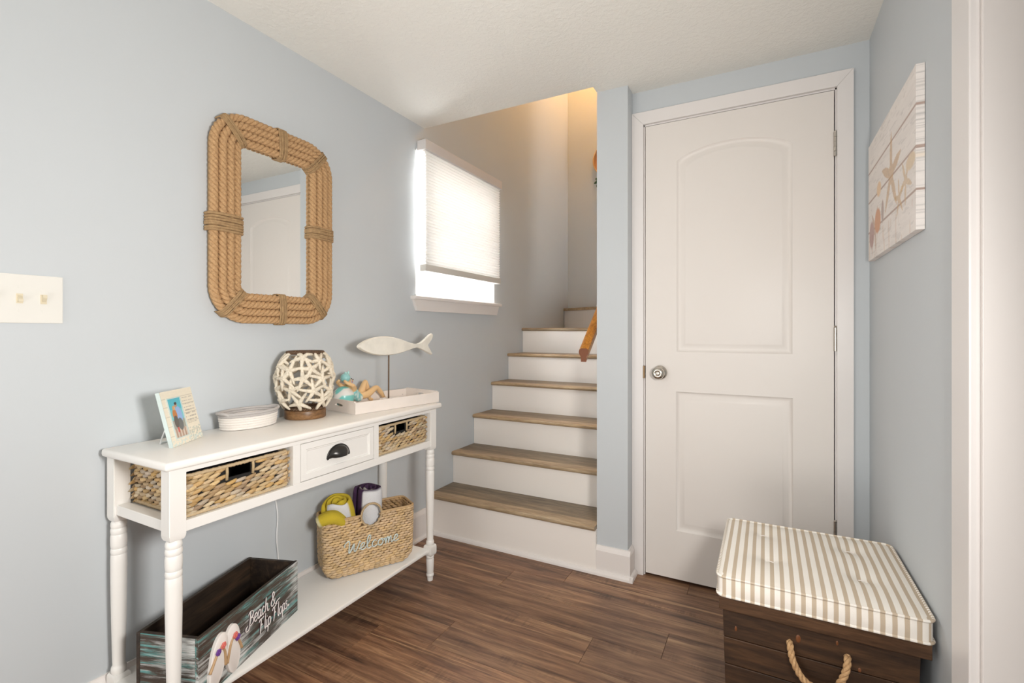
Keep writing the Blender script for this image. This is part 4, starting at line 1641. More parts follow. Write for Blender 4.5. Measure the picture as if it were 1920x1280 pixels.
# inner and top lining of the front board (unpainted wood)
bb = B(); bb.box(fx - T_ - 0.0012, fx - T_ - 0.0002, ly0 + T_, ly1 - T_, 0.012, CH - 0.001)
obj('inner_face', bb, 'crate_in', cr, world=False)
bb = B(); bb.box(fx - T_ + 0.001, fx - 0.001, ly0 + 0.001, ly1 - 0.001, CH - 0.0005, CH + 0.0006)
obj('top_edge', bb, 'crate_in', cr, world=False)
bb = B(); bb.box(-fx + T_, fx - T_, ly0 + 0.001, ly0 + T_ - 0.001, CH - 0.0005, CH + 0.0006)
obj('top_edge', bb, 'crate_in', cr, world=False)
LETM = plain('crate_lettering', (0.80, 0.745, 0.725), 0.5)
SHM = plain('crate_lettering_edge', (0.05, 0.02, 0.03), 0.6)
for text, s0, z0, xs_ in (('Beach &', 0.181, 0.092, 0.82), ('Flip Glops.', 0.230, 0.044, 0.78)):
    for mat_, dx, rad in ((LETM, 0.0030, 0.0015), (SHM, 0.0012, 0.0019)):
        lt = B()
        lettering(lt, text, lambda u, v: Vector((fx + dx, ly0 + s0 + u, z0 + v + u * 0.02)), 0.041, xs_, rad, 1)
        obj('lettering', lt, mat_, cr, True, world=False)


def sole_outline(L, w1, w2, n=32):
    pts = []
    for i in range(n):
        a = 2 * PI * i / n
        t = (math.sin(a) + 1) / 2
        wdt = w1 * t + w2 * (1 - t)
        pts.append((math.cos(a) * wdt * (1 - 0.10 * math.cos(2 * a) * 0) * (0.86 + 0.14 * abs(math.sin(a))), math.sin(a) * L / 2))
    return pts


FLM = plain('flip_flop_paint', (0.86, 0.815, 0.775), 0.45)
STR = plain('flip_flop_strap', (0.50, 0.32, 0.17), 0.5)
FLR = plain('flower_coral', (0.72, 0.17, 0.14), 0.5)
FLP = plain('flower_purple', (0.16, 0.05, 0.30), 0.5)
for k, (sc, zc, rot, fy) in enumerate(((0.058, 0.078, 0.26, -1), (0.114, 0.076, -0.06, 1))):
    c_, s_ = math.cos(rot), math.sin(rot)

    def pl_(u, v, x):
        return (fx + x, ly0 + sc + u * c_ + v * s_, zc - u * s_ * 1.0 + v * c_)
    out_ = sole_outline(0.138, 0.034, 0.028)
    bb = B()
    n = len(out_)
    vs = [pl_(u, v, 0.0005) for u, v in out_] + [pl_(u, v, 0.0085) for u, v in out_] + [pl_(u * 0.94, v * 0.97, 0.0100) for u, v in out_]
    fs = [tuple(range(n))[::-1], tuple(range(2 * n, 3 * n))]
    for j in (0, 1):
        fs += [(j * n + i, j * n + (i + 1) % n, (j + 1) * n + (i + 1) % n, (j + 1) * n + i) for i in range(n)]
    bb.add(vs, fs)
    ff = obj('flip_flop', bb, FLM, cr, 'auto', world=False)
    bb = B()
    for e2 in ((-0.030, -0.022), (0.030, -0.018)):
        path = catmull([pl_(0.0, 0.036, 0.0108), pl_(e2[0] * 0.5, 0.018, 0.0120), pl_(e2[0] * 0.95, e2[1], 0.0112)], 6)
        bb.tube(path, [0.0026 + 0.0014 * i / (len(path) - 1) for i in range(len(path))], 8)
    obj('strap', bb, STR, ff, True, world=False)
    for (fu, fv, fm, rd) in ((0.004, 0.036, FLR, 0.0095), (-0.012 if k == 0 else 0.013, 0.024, FLP, 0.0095)):
        bb = B()
        for q in range(6):
            a = 2 * PI * q / 6
            p = pl_(fu + rd * 0.55 * math.cos(a), fv + rd * 0.55 * math.sin(a), 0.0135)
            bb.ball(p, (0.0022, rd * 0.48, rd * 0.48), 10, 6)
        bb.ball(pl_(fu, fv, 0.0150), (0.0024, rd * 0.32, rd * 0.32), 8, 6)
        obj('flower', bb, fm, ff, True, world=False)

# ------------------------------------------------------------------ cord on the wall
bb = B()
bb.tube(catmull([(0.024, 1.180, 0.60), (0.006, 1.186, 0.52), (0.006, 1.200, 0.42), (0.007, 1.196, 0.33), (0.006, 1.203, 0.25), (0.02, 1.196, 0.175), (0.024, 1.19, 0.16)], 8), 0.0026, 8)
tag(obj('power_cord', bb, 'cord', None, True), 'thin white cord hanging on the wall under the console table', 'cord')

# ================================================================== ON THE TABLE TOP
# ---- photo frame
fdir = Vector((0.110 - 0.190, 0.868 - 0.743)).normalized()
fn = Vector((fdir.y, -fdir.x))
fa = math.atan2(fdir.y, fdir.x)
FWD, FHT, FTH = 0.148, 0.158, 0.013
pf_ = thing('photo_frame', 'small pale picture frame holding a snapshot of a couple', 'picture frame', (0.190, 0.743, TZ + 0.0005), fa)
# local: x along the frame (left->right), -y = front ; leaning back by tilt
tl_ = math.radians(14)


def FP(u, v, d):
    """u along width, v up the frame, d out of the front"""
    return Vector((u, v * math.sin(tl_) - d * math.cos(tl_), v * math.cos(tl_) + d * math.sin(tl_) + FTH * math.sin(tl_) * 0.0))


def fquad(bb, u0, u1, v0, v1, d0, d1, col=None):
    vs = [FP(u, v, d) for u in (u0, u1) for v in (v0, v1) for d in (d0, d1)]
    bb.add(vs, [(0, 1, 3, 2), (4, 6, 7, 5), (0, 4, 5, 1), (2, 3, 7, 6), (0, 2, 6, 4), (1, 5, 7, 3)], col)


bb = B()
fquad(bb, 0, FWD, 0.0, FHT, -FTH + 0.002, 0.0)
obj('frame_body', bb, 'photo_glass_edge', pf_, world=False)
# printed face: plank background with lines of script and shells
nu, nv = 74, 80
bb = B()
vs, fs, cs = [], [], []
pu0, pu1, pv0, pv1 = 0.022, 0.080, 0.022, 0.134
random.seed(5)
for j in range(nv + 1):
    for i in range(nu + 1):
        u, v = FWD * i / nu, FHT * j / nv
        c = [0.80, 0.745, 0.62]
        w_ = 0.04 * noise.noise(Vector((u * 60, v * 260, 1)))
        c = [q * (1 + w_) for q in c]
        for pv in (0.030, 0.057, 0.085, 0.112, 0.137):
            if abs(v - pv) < 0.0012:
                c = [q * 0.72 for q in c]
        if u > 0.090 and u < 0.140:
            row = (v - 0.052) / 0.0098
            if 0 <= row < 9 and abs(row - round(row)) < 0.17 and noise.noise(Vector((u * 320, round(row) * 7.3, 4))) > -0.12:
                c = [0.44, 0.41, 0.36]
        if v < 0.040 and u > 0.084:
            if noise.noise(Vector((u * 190, v * 190, 9))) > 0.08:
                c = [0.52, 0.56, 0.50]
        if v < 0.016:
            if noise.noise(Vector((u * 150, v * 150, 2))) > 0.1:
                c = [0.62, 0.70, 0.66]
        vs.append(FP(u, v, 0.0006))
        cs.append(tuple(c))
for j in range(nv):
    for i in range(nu):
        a = j * (nu + 1) + i
        fs.append((a, a + 1, a + nu + 2, a + nu + 1))
bb.v = [tuple(p) for p in vs]; bb.f = fs; bb.c = cs
obj('printed_face', bb, 'print', pf_, world=False, fix=False)
# snapshot
nu, nv = 44, 84
vs, fs, cs = [], [], []


def inell(x, y, cx, cy, a, b_):
    return ((x - cx) / a) ** 2 + ((y - cy) / b_) ** 2 < 1


for j in range(nv + 1):
    for i in range(nu + 1):
        x, yv = i / nu, j / nv
        c = (0.10, 0.47, 0.58)
        if yv < 0.72:
            c = (0.20, 0.55, 0.60)
        if yv < 0.45:
            c = (0.36, 0.37, 0.33)
        if yv < 0.22:
            c = (0.42, 0.29, 0.22) if int(x * 9) % 2 else (0.62, 0.54, 0.47)
        if inell(x, yv, 0.66, 0.56, 0.25, 0.22):
            c = (0.30, 0.45, 0.75)
        if inell(x, yv, 0.62, 0.32, 0.20, 0.16):
            c = (0.16, 0.17, 0.17)
        if inell(x, yv, 0.34, 0.58, 0.17, 0.15):
            c = (0.52, 0.21, 0.07)
        if inell(x, yv, 0.34, 0.40, 0.18, 0.16):
            c = (0.13, 0.12, 0.11)
        if inell(x, yv, 0.37, 0.76, 0.12, 0.060):
            c = (0.60, 0.36, 0.18)
        if inell(x, yv, 0.44, 0.755, 0.055, 0.038):
            c = (0.66, 0.40, 0.28)
        if inell(x, yv, 0.56, 0.83, 0.105, 0.060):
            c = (0.50, 0.29, 0.20)
        if inell(x, yv, 0.57, 0.865, 0.105, 0.036):
            c = (0.055, 0.045, 0.04)
        if 0.13 < yv < 0.26 and 0.28 < x < 0.42:
            c = (0.55, 0.12, 0.10)
        vs.append(FP(pu0 + (pu1 - pu0) * x, pv0 + (pv1 - pv0) * yv, 0.0012))
        cs.append(c)
for j in range(nv):
    for i in range(nu):
        a = j * (nu + 1) + i
        fs.append((a, a + 1, a + nu + 2, a + nu + 1))
bb = B(); bb.v = [tuple(p) for p in vs]; bb.f = fs; bb.c = cs
obj('snapshot', bb, 'print', pf_, world=False, fix=False)
bb = B()
fquad(bb, pu0 - 0.003, pu0, pv0 - 0.003, pv1 + 0.003, 0, 0.0030)
fquad(bb, pu1, pu1 + 0.003, pv0 - 0.003, pv1 + 0.003, 0, 0.0030)
fquad(bb, pu0, pu1, pv0 - 0.003, pv0, 0, 0.0030)
fquad(bb, pu0, pu1, pv1, pv1 + 0.003, 0, 0.0030)
obj('inner_bead', bb, 'photo_glass_edge', pf_, world=False)
bb = B()
a0, a1 = FP(0.035, 0.075, -FTH), FP(0.095, 0.075, -FTH)
bb.tube(catmull([a0, a0 + Vector((0.006, 0.020, -0.040)), Vector((0.046, 0.062, 0.0035)), Vector((0.058, 0.064, 0.003)), Vector((0.080, 0.062, 0.0035)), a1 + Vector((-0.006, 0.020, -0.040)), a1], 6), 0.0021, 8)
obj('easel_wire', bb, 'cord', pf_, True, world=False)

# ---- oval rope basket
rb = thing('rope_basket', 'low oval cream rope basket with grey rim on the table top', 'basket', (0.082, 1.036, TZ + 0.0005), math.radians(90))
bb = B()
A_, B_ = 0.090, 0.058
nc = 5
PT = 0.0080
for k in range(nc):
    z = 0.0048 + k * PT
    g = 1 + 0.012 * k
    path = [(A_ * g * math.cos(a), B_ * g * math.sin(a), z) for a in [2 * PI * i / 90 for i in range(90)]]
    bb.tube(path, 0.0048, 10, closed=True, lobes=2, depth=0.10, twist=2 * PI * 60 / 0.6)
bb.lathe([(0.0, 0.003), (0.98, 0.003), (0.98, 0.007), (0.0, 0.007)], (0, 0), 48, cap=False, sx=A_, sy=B_)
obj('coiled_body', bb, 'cream_rope', rb, True, world=False, fix=False)
bb = B()
for k in (nc, nc + 1):
    z = 0.0048 + k * PT
    g = 1 + 0.012 * k
    path = [(A_ * g * math.cos(a), B_ * g * math.sin(a), z) for a in [2 * PI * i / 90 for i in range(90)]]
    bb.tube(path, 0.0048, 10, closed=True, lobes=2, depth=0.10, twist=2 * PI * 60 / 0.6)
obj('grey_rim', bb, 'grey_rope', rb, True, world=False, fix=False)
for s in (-1, 1):
    bb = B()
    zt_ = 0.0048 + 6 * PT
    bb.tube(catmull([(s * A_ * 0.96, -0.026, zt_ - 0.004), (s * (A_ + 0.006), -0.022, zt_ + 0.002), (s * (A_ + 0.014), 0.0, zt_ + 0.004), (s * (A_ + 0.006), 0.022, zt_ + 0.002), (s * A_ * 0.96, 0.026, zt_ - 0.004)], 6), 0.0048, 10)
    obj('loop_handle', bb, 'grey_rope', rb, True, world=False)

# ---- starfish lantern
LCX, LCY = 0.108, 1.242
ln = thing('starfish_lantern', 'barrel shaped lantern made of cream starfish on a wood base', 'lantern', (LCX, LCY, TZ + 0.0005))
bb = B()
bb.lathe([(0.071, 0.0), (0.073, 0.003), (0.073, 0.027), (0.0715, 0.031), (0.067, 0.033)], (0, 0), 48)
obj('wood_base', bb, 'base_wood', ln, 'auto', world=False)


def ring_braid(z, R_, rad, name):
    bb = B()
    for k in range(2):
        path = []
        for i in range(240):
            a = 2 * PI * i / 240
            ph = 22 * a + k * PI
            path.append(((R_ + rad * 0.55 * math.cos(ph)) * math.cos(a), (R_ + rad * 0.55 * math.cos(ph)) * math.sin(a), z + rad * 0.6 * math.sin(ph)))
        bb.tube(path, rad * 0.62, 8, closed=True)
    return obj(name, bb, 'braid', ln, True, world=False)


ring_braid(0.036, 0.064, 0.0055, 'base_braid')
zl0, zl1 = 0.038, 0.240


def lan_r(z):
    t = (z - zl0) / (zl1 - zl0)
    return 0.060 + 0.034 * math.sin(PI * min(1, max(0, 0.04 + 0.94 * t))) ** 0.75


ring_braid(0.2445, 0.0625, 0.005, 'top_braid')
bb = B()
bb.lathe([(0.060, 0.238), (0.0650, 0.238), (0.0650, 0.250), (0.060, 0.250), (0.060, 0.238)], (0, 0), 40, cap=False)
obj('top_band', bb, 'braid', ln, 'auto', world=False)
bb = B()
bb.lathe([(0.0, 0.034), (0.060, 0.034), (0.062, 0.039)], (0, 0), 32, cap=False)
obj('floor_disc', bb, 'braid', ln, world=False)


def lan_p(a, z, lift=0.0):
    z_ = min(max(z, zl0 + 0.001), zl1 - 0.001)
    r_ = lan_r(z_) + lift
    return Vector((r_ * math.cos(a), r_ * math.sin(a), z_))


random.seed(33)
stars = []
for row, (zc, cnt, sz) in enumerate(((0.066, 7, 0.052), (0.107, 8, 0.056), (0.150, 8, 0.056), (0.190, 8, 0.054), (0.224, 7, 0.044))):
    for i in range(cnt):
        stars.append((2 * PI * (i + 0.5 * (row % 2) + random.uniform(-0.12, 0.12)) / cnt, zc + random.uniform(-0.008, 0.008), sz * random.uniform(0.92, 1.12), random.uniform(0, 2 * PI), random.uniform(0, 0.005)))
for (a0, zc, sz, rot, lift) in stars:
    bb = B()
    r0 = lan_r(zc)
    for q in range(5):
        ang = rot + 2 * PI * q / 5 + random.uniform(-0.1, 0.1)
        pts, rads = [], []
        ln_ = sz * random.uniform(0.80, 0.96)
        bend = random.uniform(-0.35, 0.35)
        for k in range(8):
            t = k / 7
            d = ln_ * t
            aa = ang + bend * t * 0.5
            pts.append(lan_p(a0 + d * math.cos(aa) / r0, zc + d * math.sin(aa), lift + 0.003 * (1 - t)))
            rads.append(0.0088 * (1 - 0.58 * t) * (1.0 if k < 7 else 0.6))
        bb.tube(pts, rads, 7)
        # knobbly ridge
        for k in (1, 3, 5):
            p = pts[k]
            nrm = Vector((p.x, p.y, 0)).normalized()
            bb.ball(p + nrm * rads[k] * 0.8, rads[k] * 0.42, 6, 4)
    p = lan_p(a0, zc, lift + 0.004)
    bb.ball(p, 0.0085, 8, 6)
    obj('starfish', bb, 'star', ln, True, world=False)

# ---- wooden tray
ta = math.radians(-10.6)
ty = thing('wooden_tray', 'whitewashed wooden tray at the far end of the table', 'tray', (0.285 - 0.115, 1.575 + 0.022, TZ + 0.0005), ta)
TLN, TWD, THT, TTH = 0.436, 0.232, 0.050, 0.0085
hx_, hy_ = TWD / 2, TLN / 2
bb = B(); bb.box(-hx_ + 0.002, hx_ - 0.002, -hy_ + 0.002, hy_ - 0.002, 0, 0.006)
obj('tray_base', bb, 'tray', ty, world=False)
for s, nm in ((1, 'long_side'), (-1, 'long_side')):
    bb = B(); bb.box(s * hx_ - (TTH if s > 0 else 0), s * hx_ + (0 if s > 0 else TTH), -hy_, hy_, 0, THT - 0.004, 0.0015)
    obj(nm, bb, 'tray', ty, world=False)
for s in (-1, 1):
    y0, y1 = (s * hy_ - TTH, s * hy_) if s > 0 else (s * hy_, s * hy_ + TTH)
    bb = B()
    bm = bmesh.new()
    g = 0.0005
    x0, x1 = -hx_ + TTH + g, hx_ - TTH - g
    slot = [(0.028 * math.cos(t) * 1.0 + (0.018 if math.cos(t) > 0 else -0.018) * 0, 0.028 + 0.006 * math.sin(t)) for t in [2 * PI * i / 20 for i in range(20)]]
    ov = [bm.verts.new((x, y0, z)) for x, z in ((x0, 0), (x1, 0), (x1, THT), (x0, THT))]
    oe = [bm.edges.new((ov[i], ov[(i + 1) % 4])) for i in range(4)]
    sv = [bm.verts.new((x, y0, z)) for x, z in slot]
    se = [bm.edges.new((sv[i], sv[(i + 1) % 20])) for i in range(20)]
    bmesh.ops.triangle_fill(bm, edges=oe + se, use_beauty=True)
    ret = bmesh.ops.extrude_face_region(bm, geom=bm.faces[:])
    for q in ret['geom']:
        if isinstance(q, bmesh.types.BMVert):
            q.co.y = y1
    bb.bm(bm)
    obj('handle_end', bb, 'tray', ty, world=False)
for s in (-1, 1):
    bb = B()
    bb.tube([(-hx_ - 0.0004, s * (hy_ - 0.03), 0.02), (-hx_ + TTH + 0.0008, s * (hy_ - 0.03), 0.02)], 0.0022, 8)
    obj('screw', bb, 'hinge', ty, world=False)

# ---- wooden fish on a stand
FX = 0.190
fs_ = thing('fish_sculpture', 'whitewashed wooden fish mounted on a thin rusty rod', 'sculpture', (FX, 1.604, TZ + 0.0067), 0)
top = [(1.430, 1.052), (1.438, 1.062), (1.470, 1.078), (1.520, 1.089), (1.580, 1.092), (1.640, 1.086), (1.700, 1.072), (1.745, 1.060), (1.785, 1.055), (1.815, 1.058), (1.845, 1.072), (1.885, 1.096), (1.903, 1.103), (1.910, 1.098),
       (1.902, 1.078), (1.880, 1.056), (1.872, 1.047), (1.880, 1.032), (1.900, 1.006), (1.905, 0.999), (1.898, 0.999), (1.860, 1.014), (1.830, 1.026), (1.790, 1.036), (1.745, 1.030), (1.700, 1.020), (1.640, 1.011), (1.580, 1.009), (1.520, 1.014), (1.470, 1.027), (1.438, 1.042)]
sp_ = [(p.x, p.y) for p in catmull([Vector((a, b_, 0)) for a, b_ in top], 3, True)]
cy_, cz_ = 1.64, 1.05
n = len(sp_)
vs = []
lay = []
for dx, sc in ((-0.011, 0.90), (-0.0075, 0.965), (0, 1.0), (0.0075, 0.965), (0.011, 0.90)):
    ring_ = []
    for (yy, zz) in sp_:
        # inset along the local spine
        spine = 1.050 if yy < 1.78 else 1.047
        zz2 = spine + (zz - spine) * sc
        ring_.append((FX + dx * (1.0 if yy < 1.78 else 0.75), yy, zz2))
    lay.append(ring_)
bm = bmesh.new()
bl = [[bm.verts.new(p) for p in r_] for r_ in lay]
for a, b_ in zip(bl, bl[1:]):
    for i in range(n):
        bm.faces.new((a[i], a[(i + 1) % n], b_[(i + 1) % n], b_[i]))
bmesh.ops.triangle_fill(bm, edges=[bm.edges.get((bl[0][i], bl[0][(i + 1) % n])) for i in range(n)], use_beauty=True)
bmesh.ops.triangle_fill(bm, edges=[bm.edges.get((bl[-1][i], bl[-1][(i + 1) % n])) for i in range(n)], use_beauty=True)
bb = B().bm(bm)
obj('fish_body', bb, 'old_white_wood', fs_, 'auto')
bb = B(); bb.tube([(FX, 1.605, TZ + 0.02), (FX, 1.606, 1.02)], 0.0032, 10)
obj('rod', bb, 'rod', fs_, 'auto')
bb = B()
bb.lathe([(0.036, TZ + 0.0068), (0.038, TZ + 0.010), (0.037, TZ + 0.021), (0.033, TZ + 0.024)], (FX, 1.606), 28, sx=0.8, sy=1.15)
obj('stand_base', bb, 'driftwood', fs_, 'auto')
bb = B()
path = [(FX + 0.030 * math.cos(a), 1.606 + 0.044 * math.sin(a), TZ + 0.027) for a in [2 * PI * i / 60 for i in range(60)]]
bb.tube(path, 0.0052, 10, closed=True, lobes=3, depth=0.25, twist=2 * PI * 14 / 0.235)
bb.tube(catmull([(FX + 0.012, 1.604, TZ + 0.028), (FX + 0.030, 1.628, TZ + 0.034), (FX + 0.034, 1.650, TZ + 0.028), (FX + 0.030, 1.652, TZ + 0.016)], 6), 0.0050, 10, lobes=3, depth=0.25, twist=2 * PI / 0.018)
obj('rope_coil', bb, 'cream_rope', fs_, True)

# ---- bather figurine: reclining on a beach ball, knees up (axis along y, facing +y)
GX, GZ = 0.094, TZ + 0.0068
GO = 0.080
bg = thing('bather_figurine', 'ceramic bather in a turquoise swimsuit leaning back on a beach ball', 'figurine', (GX, 1.50, GZ))
bb = B()
BC, BR = (GX, 1.440, GZ + 0.044), 0.044
vs0 = B().ball(BC, BR, 36, 20)
for p in vs0.v:
    a = math.atan2(p[2] - BC[2], p[0] - BC[0] + 1e-9) + 0.5
    k = int((a % (2 * PI)) / (2 * PI) * 8) % 2
    pole = abs(p[1] - BC[1]) / BR > 0.93
    vs0.c[vs0.v.index(p)] = (0.80, 0.78, 0.74) if (k or pole) else (0.20, 0.60, 0.56)
obj('beach_ball', vs0, 'glaze', bg, True)


def skin_mesh(name, nodes, edges, mat, sub=2):
    """nodes: list of (pos, radius); grown with a Skin modifier into one continuous surface"""
    me = bpy.data.meshes.new(name + '_armature')
    me.from_pydata([p for p, r_ in nodes], edges, [])
    ob = bpy.data.objects.new(name + '_tmp', me)
    C.objects.link(ob)
    md = ob.modifiers.new('skin', 'SKIN')
    md.use_smooth_shade = True
    for i, (p, r_) in enumerate(nodes):
        sv = me.skin_vertices[0].data[i]
        rr_ = r_ if isinstance(r_, tuple) else (r_, r_)
        sv.radius = rr_
        sv.use_root = (i == 0)
    s_ = ob.modifiers.new('sub', 'SUBSURF')
    s_.levels = s_.render_levels = sub
    dg = bpy.context.evaluated_depsgraph_get()
    ev = ob.evaluated_get(dg)
    em = ev.to_mesh()
    bb = B()
    bb.add([v.co.copy() for v in em.vertices], [tuple(p.vertices) for p in em.polygons])
    ev.to_mesh_clear()
    bpy.data.objects.remove(ob)
    bpy.data.meshes.remove(me)
    return bb


def g(dx, y, z):
    return (GX + dx, y + GO, GZ + z)


nodes = [
    (g(0, 1.455, 0.026), (0.023, 0.021)),      # 0 pelvis
    (g(0, 1.428, 0.040), (0.020, 0.018)),      # 1 waist
    (g(0, 1.404, 0.064), (0.025, 0.021)),      # 2 chest
    (g(0, 1.392, 0.082), (0.018, 0.014)),      # 3 shoulders
    (g(0, 1.386, 0.095), 0.0095),              # 4 neck
    (g(0, 1.379, 0.112), (0.018, 0.020)),      # 5 head
    (g(0, 1.375, 0.126), (0.014, 0.016)),      # 6 crown
    (g(0.026, 1.392, 0.083), 0.0105),          # 7 r shoulder
    (g(0.040, 1.376, 0.092), 0.0085),          # 8 r elbow
    (g(0.028, 1.352, 0.104), 0.0070),          # 9 r wrist
    (g(0.012, 1.352, 0.114), 0.0062),          # 10 r hand
    (g(-0.026, 1.392, 0.083), 0.0105),         # 11 l shoulder
    (g(-0.040, 1.376, 0.092), 0.0085),
    (g(-0.028, 1.352, 0.104), 0.0070),
    (g(-0.012, 1.352, 0.114), 0.0062),
    (g(0.014, 1.470, 0.034), 0.0185),          # 15 r hip
    (g(0.018, 1.532, 0.070), 0.0125),          # 16 r knee
    (g(0.017, 1.562, 0.042), 0.0110),
    (g(0.016, 1.586, 0.014), 0.0070),
    (g(0.016, 1.602, 0.009), 0.0070),
    (g(-0.014, 1.468, 0.036), 0.0185),         # 20 l hip
    (g(-0.016, 1.500, 0.100), 0.0128),         # 21 l knee
    (g(-0.015, 1.512, 0.060), 0.0112),
    (g(-0.014, 1.524, 0.016), 0.0072),
    (g(-0.014, 1.544, 0.009), 0.0070),
]
edges = [(0, 1), (1, 2), (2, 3), (3, 4), (4, 5), (5, 6), (3, 7), (7, 8), (8, 9), (9, 10), (3, 11), (11, 12), (12, 13), (13, 14),
         (0, 15), (15, 16), (16, 17), (17, 18), (18, 19), (0, 20), (20, 21), (21, 22), (22, 23), (23, 24)]
obj('figure_body', skin_mesh('figure', nodes, edges, 'skin'), 'skin', bg, True)
suit = [(g(0, 1.460, 0.026), (0.0265, 0.0245)), (g(0, 1.430, 0.040), (0.0235, 0.0215)), (g(0, 1.405, 0.063), (0.0285, 0.0245)), (g(0, 1.400, 0.070), (0.0265, 0.0215))]
sm = skin_mesh('suit', suit, [(0, 1), (1, 2), (2, 3)], 'skin')
for i, p in enumerate(sm.v):
    q = noise.noise(Vector(p) * 170)
    sm.c[i] = (0.78, 0.84, 0.80) if q > 0.22 else (0.26, 0.58, 0.58)
obj('swimsuit', sm, 'glaze', bg, True)
cb = B()
cb.cur = (0.30, 0.60, 0.60)
cb.ball(g(0, 1.371, 0.122), (0.0205, 0.0200, 0.0200), 18, 12)
cb.ball(g(0.004, 1.383, 0.142), (0.0055, 0.0050, 0.0085), 10, 8, (0.45, 0.72, 0.70))
cb.ball(g(0.000, 1.372, 0.143), (0.0060, 0.0050, 0.0050), 10, 8, (0.45, 0.72, 0.70))
obj('bathing_cap', cb, 'glaze', bg, True)
fb_ = B()
fb_.ball(g(0.0175, 1.3955, 0.114), (0.003, 0.0022, 0.0028), 8, 6)
fb_.ball(g(0.004, 1.4005, 0.1165), (0.003, 0.0018, 0.0028), 8, 6)
obj('eyes', fb_, 'eye', bg, True)
fb_ = B()
fb_.ball(g(0.010, 1.4010, 0.1105), (0.0035, 0.0040, 0.0035), 8, 6)
obj('nose', fb_, 'skin', bg, True)
fb_ = B()
fb_.ball(g(0.010, 1.3995, 0.1035), (0.0048, 0.0026, 0.0020), 8, 6)
obj('mouth', fb_, 'lips', bg, True)

# ================================================================== STORAGE BENCH
random.seed(9)
BX0, BX1, BYA, BYB = 1.543, 1.960, 1.412, 1.822
bn = thing('storage_bench', 'dark wood storage box with striped cushion top by the door', 'storage bench', ((BX0 + BX1) / 2, (BYA + BYB) / 2, 0))
BW = [0.004, 0.078, 0.150, 0.222, 0.294, 0.370]
TPR = 0.010      # body tapers a little towards the floor


def tap(z):
    return TPR * (0.37 - z) / 0.37


for za, zb_ in zip(BW, BW[1:]):
    gp = 0.0009
    for side in range(4):
        bb = B()
        z0, z1 = za + gp, zb_ - gp
        t = 0.016
        if side == 0:
            bb.box(BX0, BX1, BYA, BYA + t, z0, z1, 0.0018)
        elif side == 1:
            bb.box(BX0, BX1, BYB - t, BYB, z0, z1, 0.0018)
        elif side == 2:
            bb.box(BX0, BX0 + t, BYA + t + 0.0005, BYB - t - 0.0005, z0, z1, 0.0018)
        else:
            bb.box(BX1 - t, BX1, BYA + t + 0.0005, BYB - t - 0.0005, z0, z1, 0.0018)
        for i, p in enumerate(bb.v):
            k = tap(p[2])
            bb.v[i] = (p[0] + (k if p[0] < (BX0 + BX1) / 2 else -k), p[1] + (k if p[1] < (BYA + BYB) / 2 else -k) * 0.6, p[2])
        obj('board', bb, 'crate_wood', bn)
bb = B(); bb.box(BX0 + 0.02, BX1 - 0.02, BYA + 0.02, BYB - 0.02, 0.001, 0.012)
obj('bottom_panel', bb, 'crate_wood', bn)
for (kx_, kz_, kw, kh) in ((1.575, 0.322, 0.0032, 0.0075), (1.718, 0.338, 0.006, 0.011), (1.800, 0.352, 0.003, 0.006), (1.845, 0.300, 0.004, 0.006)):
    bb = B(); bb.ball((kx_, BYA + 0.0008 + tap(kz_) * 0.6, kz_), (kw, 0.0022, kh), 12, 8)
    obj('wood_knot', bb, 'knot', bn, True)
LXA, LXB, LYA_, LYB_ = 1.534, 1.978, 1.400, 1.835
ld = obj('lid', B().box(LXA, LXB, LYA_, LYB_, 0.3715, 0.4065, 0.0025), 'lid_wood', bn)
# rope handle on the front
hz_ = 0.321
pts = catmull([(1.700, BYA + 0.014, hz_ + 0.002), (1.700, BYA - 0.010, hz_), (1.706, BYA - 0.022, hz_ - 0.030), (1.728, BYA - 0.026, hz_ - 0.066), (1.760, BYA - 0.027, hz_ - 0.078),
               (1.792, BYA - 0.026, hz_ - 0.066), (1.812, BYA - 0.022, hz_ - 0.030), (1.820, BYA - 0.010, hz_), (1.820, BYA + 0.014, hz_ + 0.002)], 12)
bb = B(); twisted(bb, pts, 0.0082, 0.042, up=(0, 1, 0))
obj('rope_handle', bb, 'jute', bn, True)

# cushion
QX0, QX1, QY0, QY1, QZ0, QZ1 = 1.530, 1.982, 1.396, 1.838, 0.4070, 0.462
cu = obj('cushion', B().box(0, 1, 0, 1, 0, 1), 'ticking', bn)
me = bpy.data.meshes.new('cushion')
bm = bmesh.new()
N_ = 44
tuft = [(1.640, 1.745), (1.865, 1.735), (1.655, 1.560), (1.870, 1.552)]
lay_s = bm.verts.layers.float.new('stripe')


def puff(x, y, z, top):
    u = (x - QX0) / (QX1 - QX0)
    v = (y - QY0) / (QY1 - QY0)
    if top:
        d = min(u, 1 - u, v, 1 - v)
        z += 0.010 * (1 - math.exp(-d * 14)) - 0.002
        for tx, tyv in tuft:
            r2 = ((x - tx) ** 2 + (y - tyv) ** 2)
            z -= 0.011 * math.exp(-r2 / 0.0016) + 0.006 * math.exp(-r2 / 0.00016)
        z += 0.0012 * noise.noise(Vector((x * 16, y * 16, 3)))
    return z


gridv = {}
for i in range(N_ + 1):
    for j in range(N_ + 1):
        x = QX0 + (QX1 - QX0) * i / N_
        y = QY0 + (QY1 - QY0) * j / N_
        # rounded corners in plan
        vv = bm.verts.new((x, y, puff(x, y, QZ1, True)))
        vv[lay_s] = x - QX0
        gridv[i, j] = vv
for i in range(N_):
    for j in range(N_):
        bm.faces.new((gridv[i, j], gridv[i + 1, j], gridv[i + 1, j + 1], gridv[i, j + 1]))
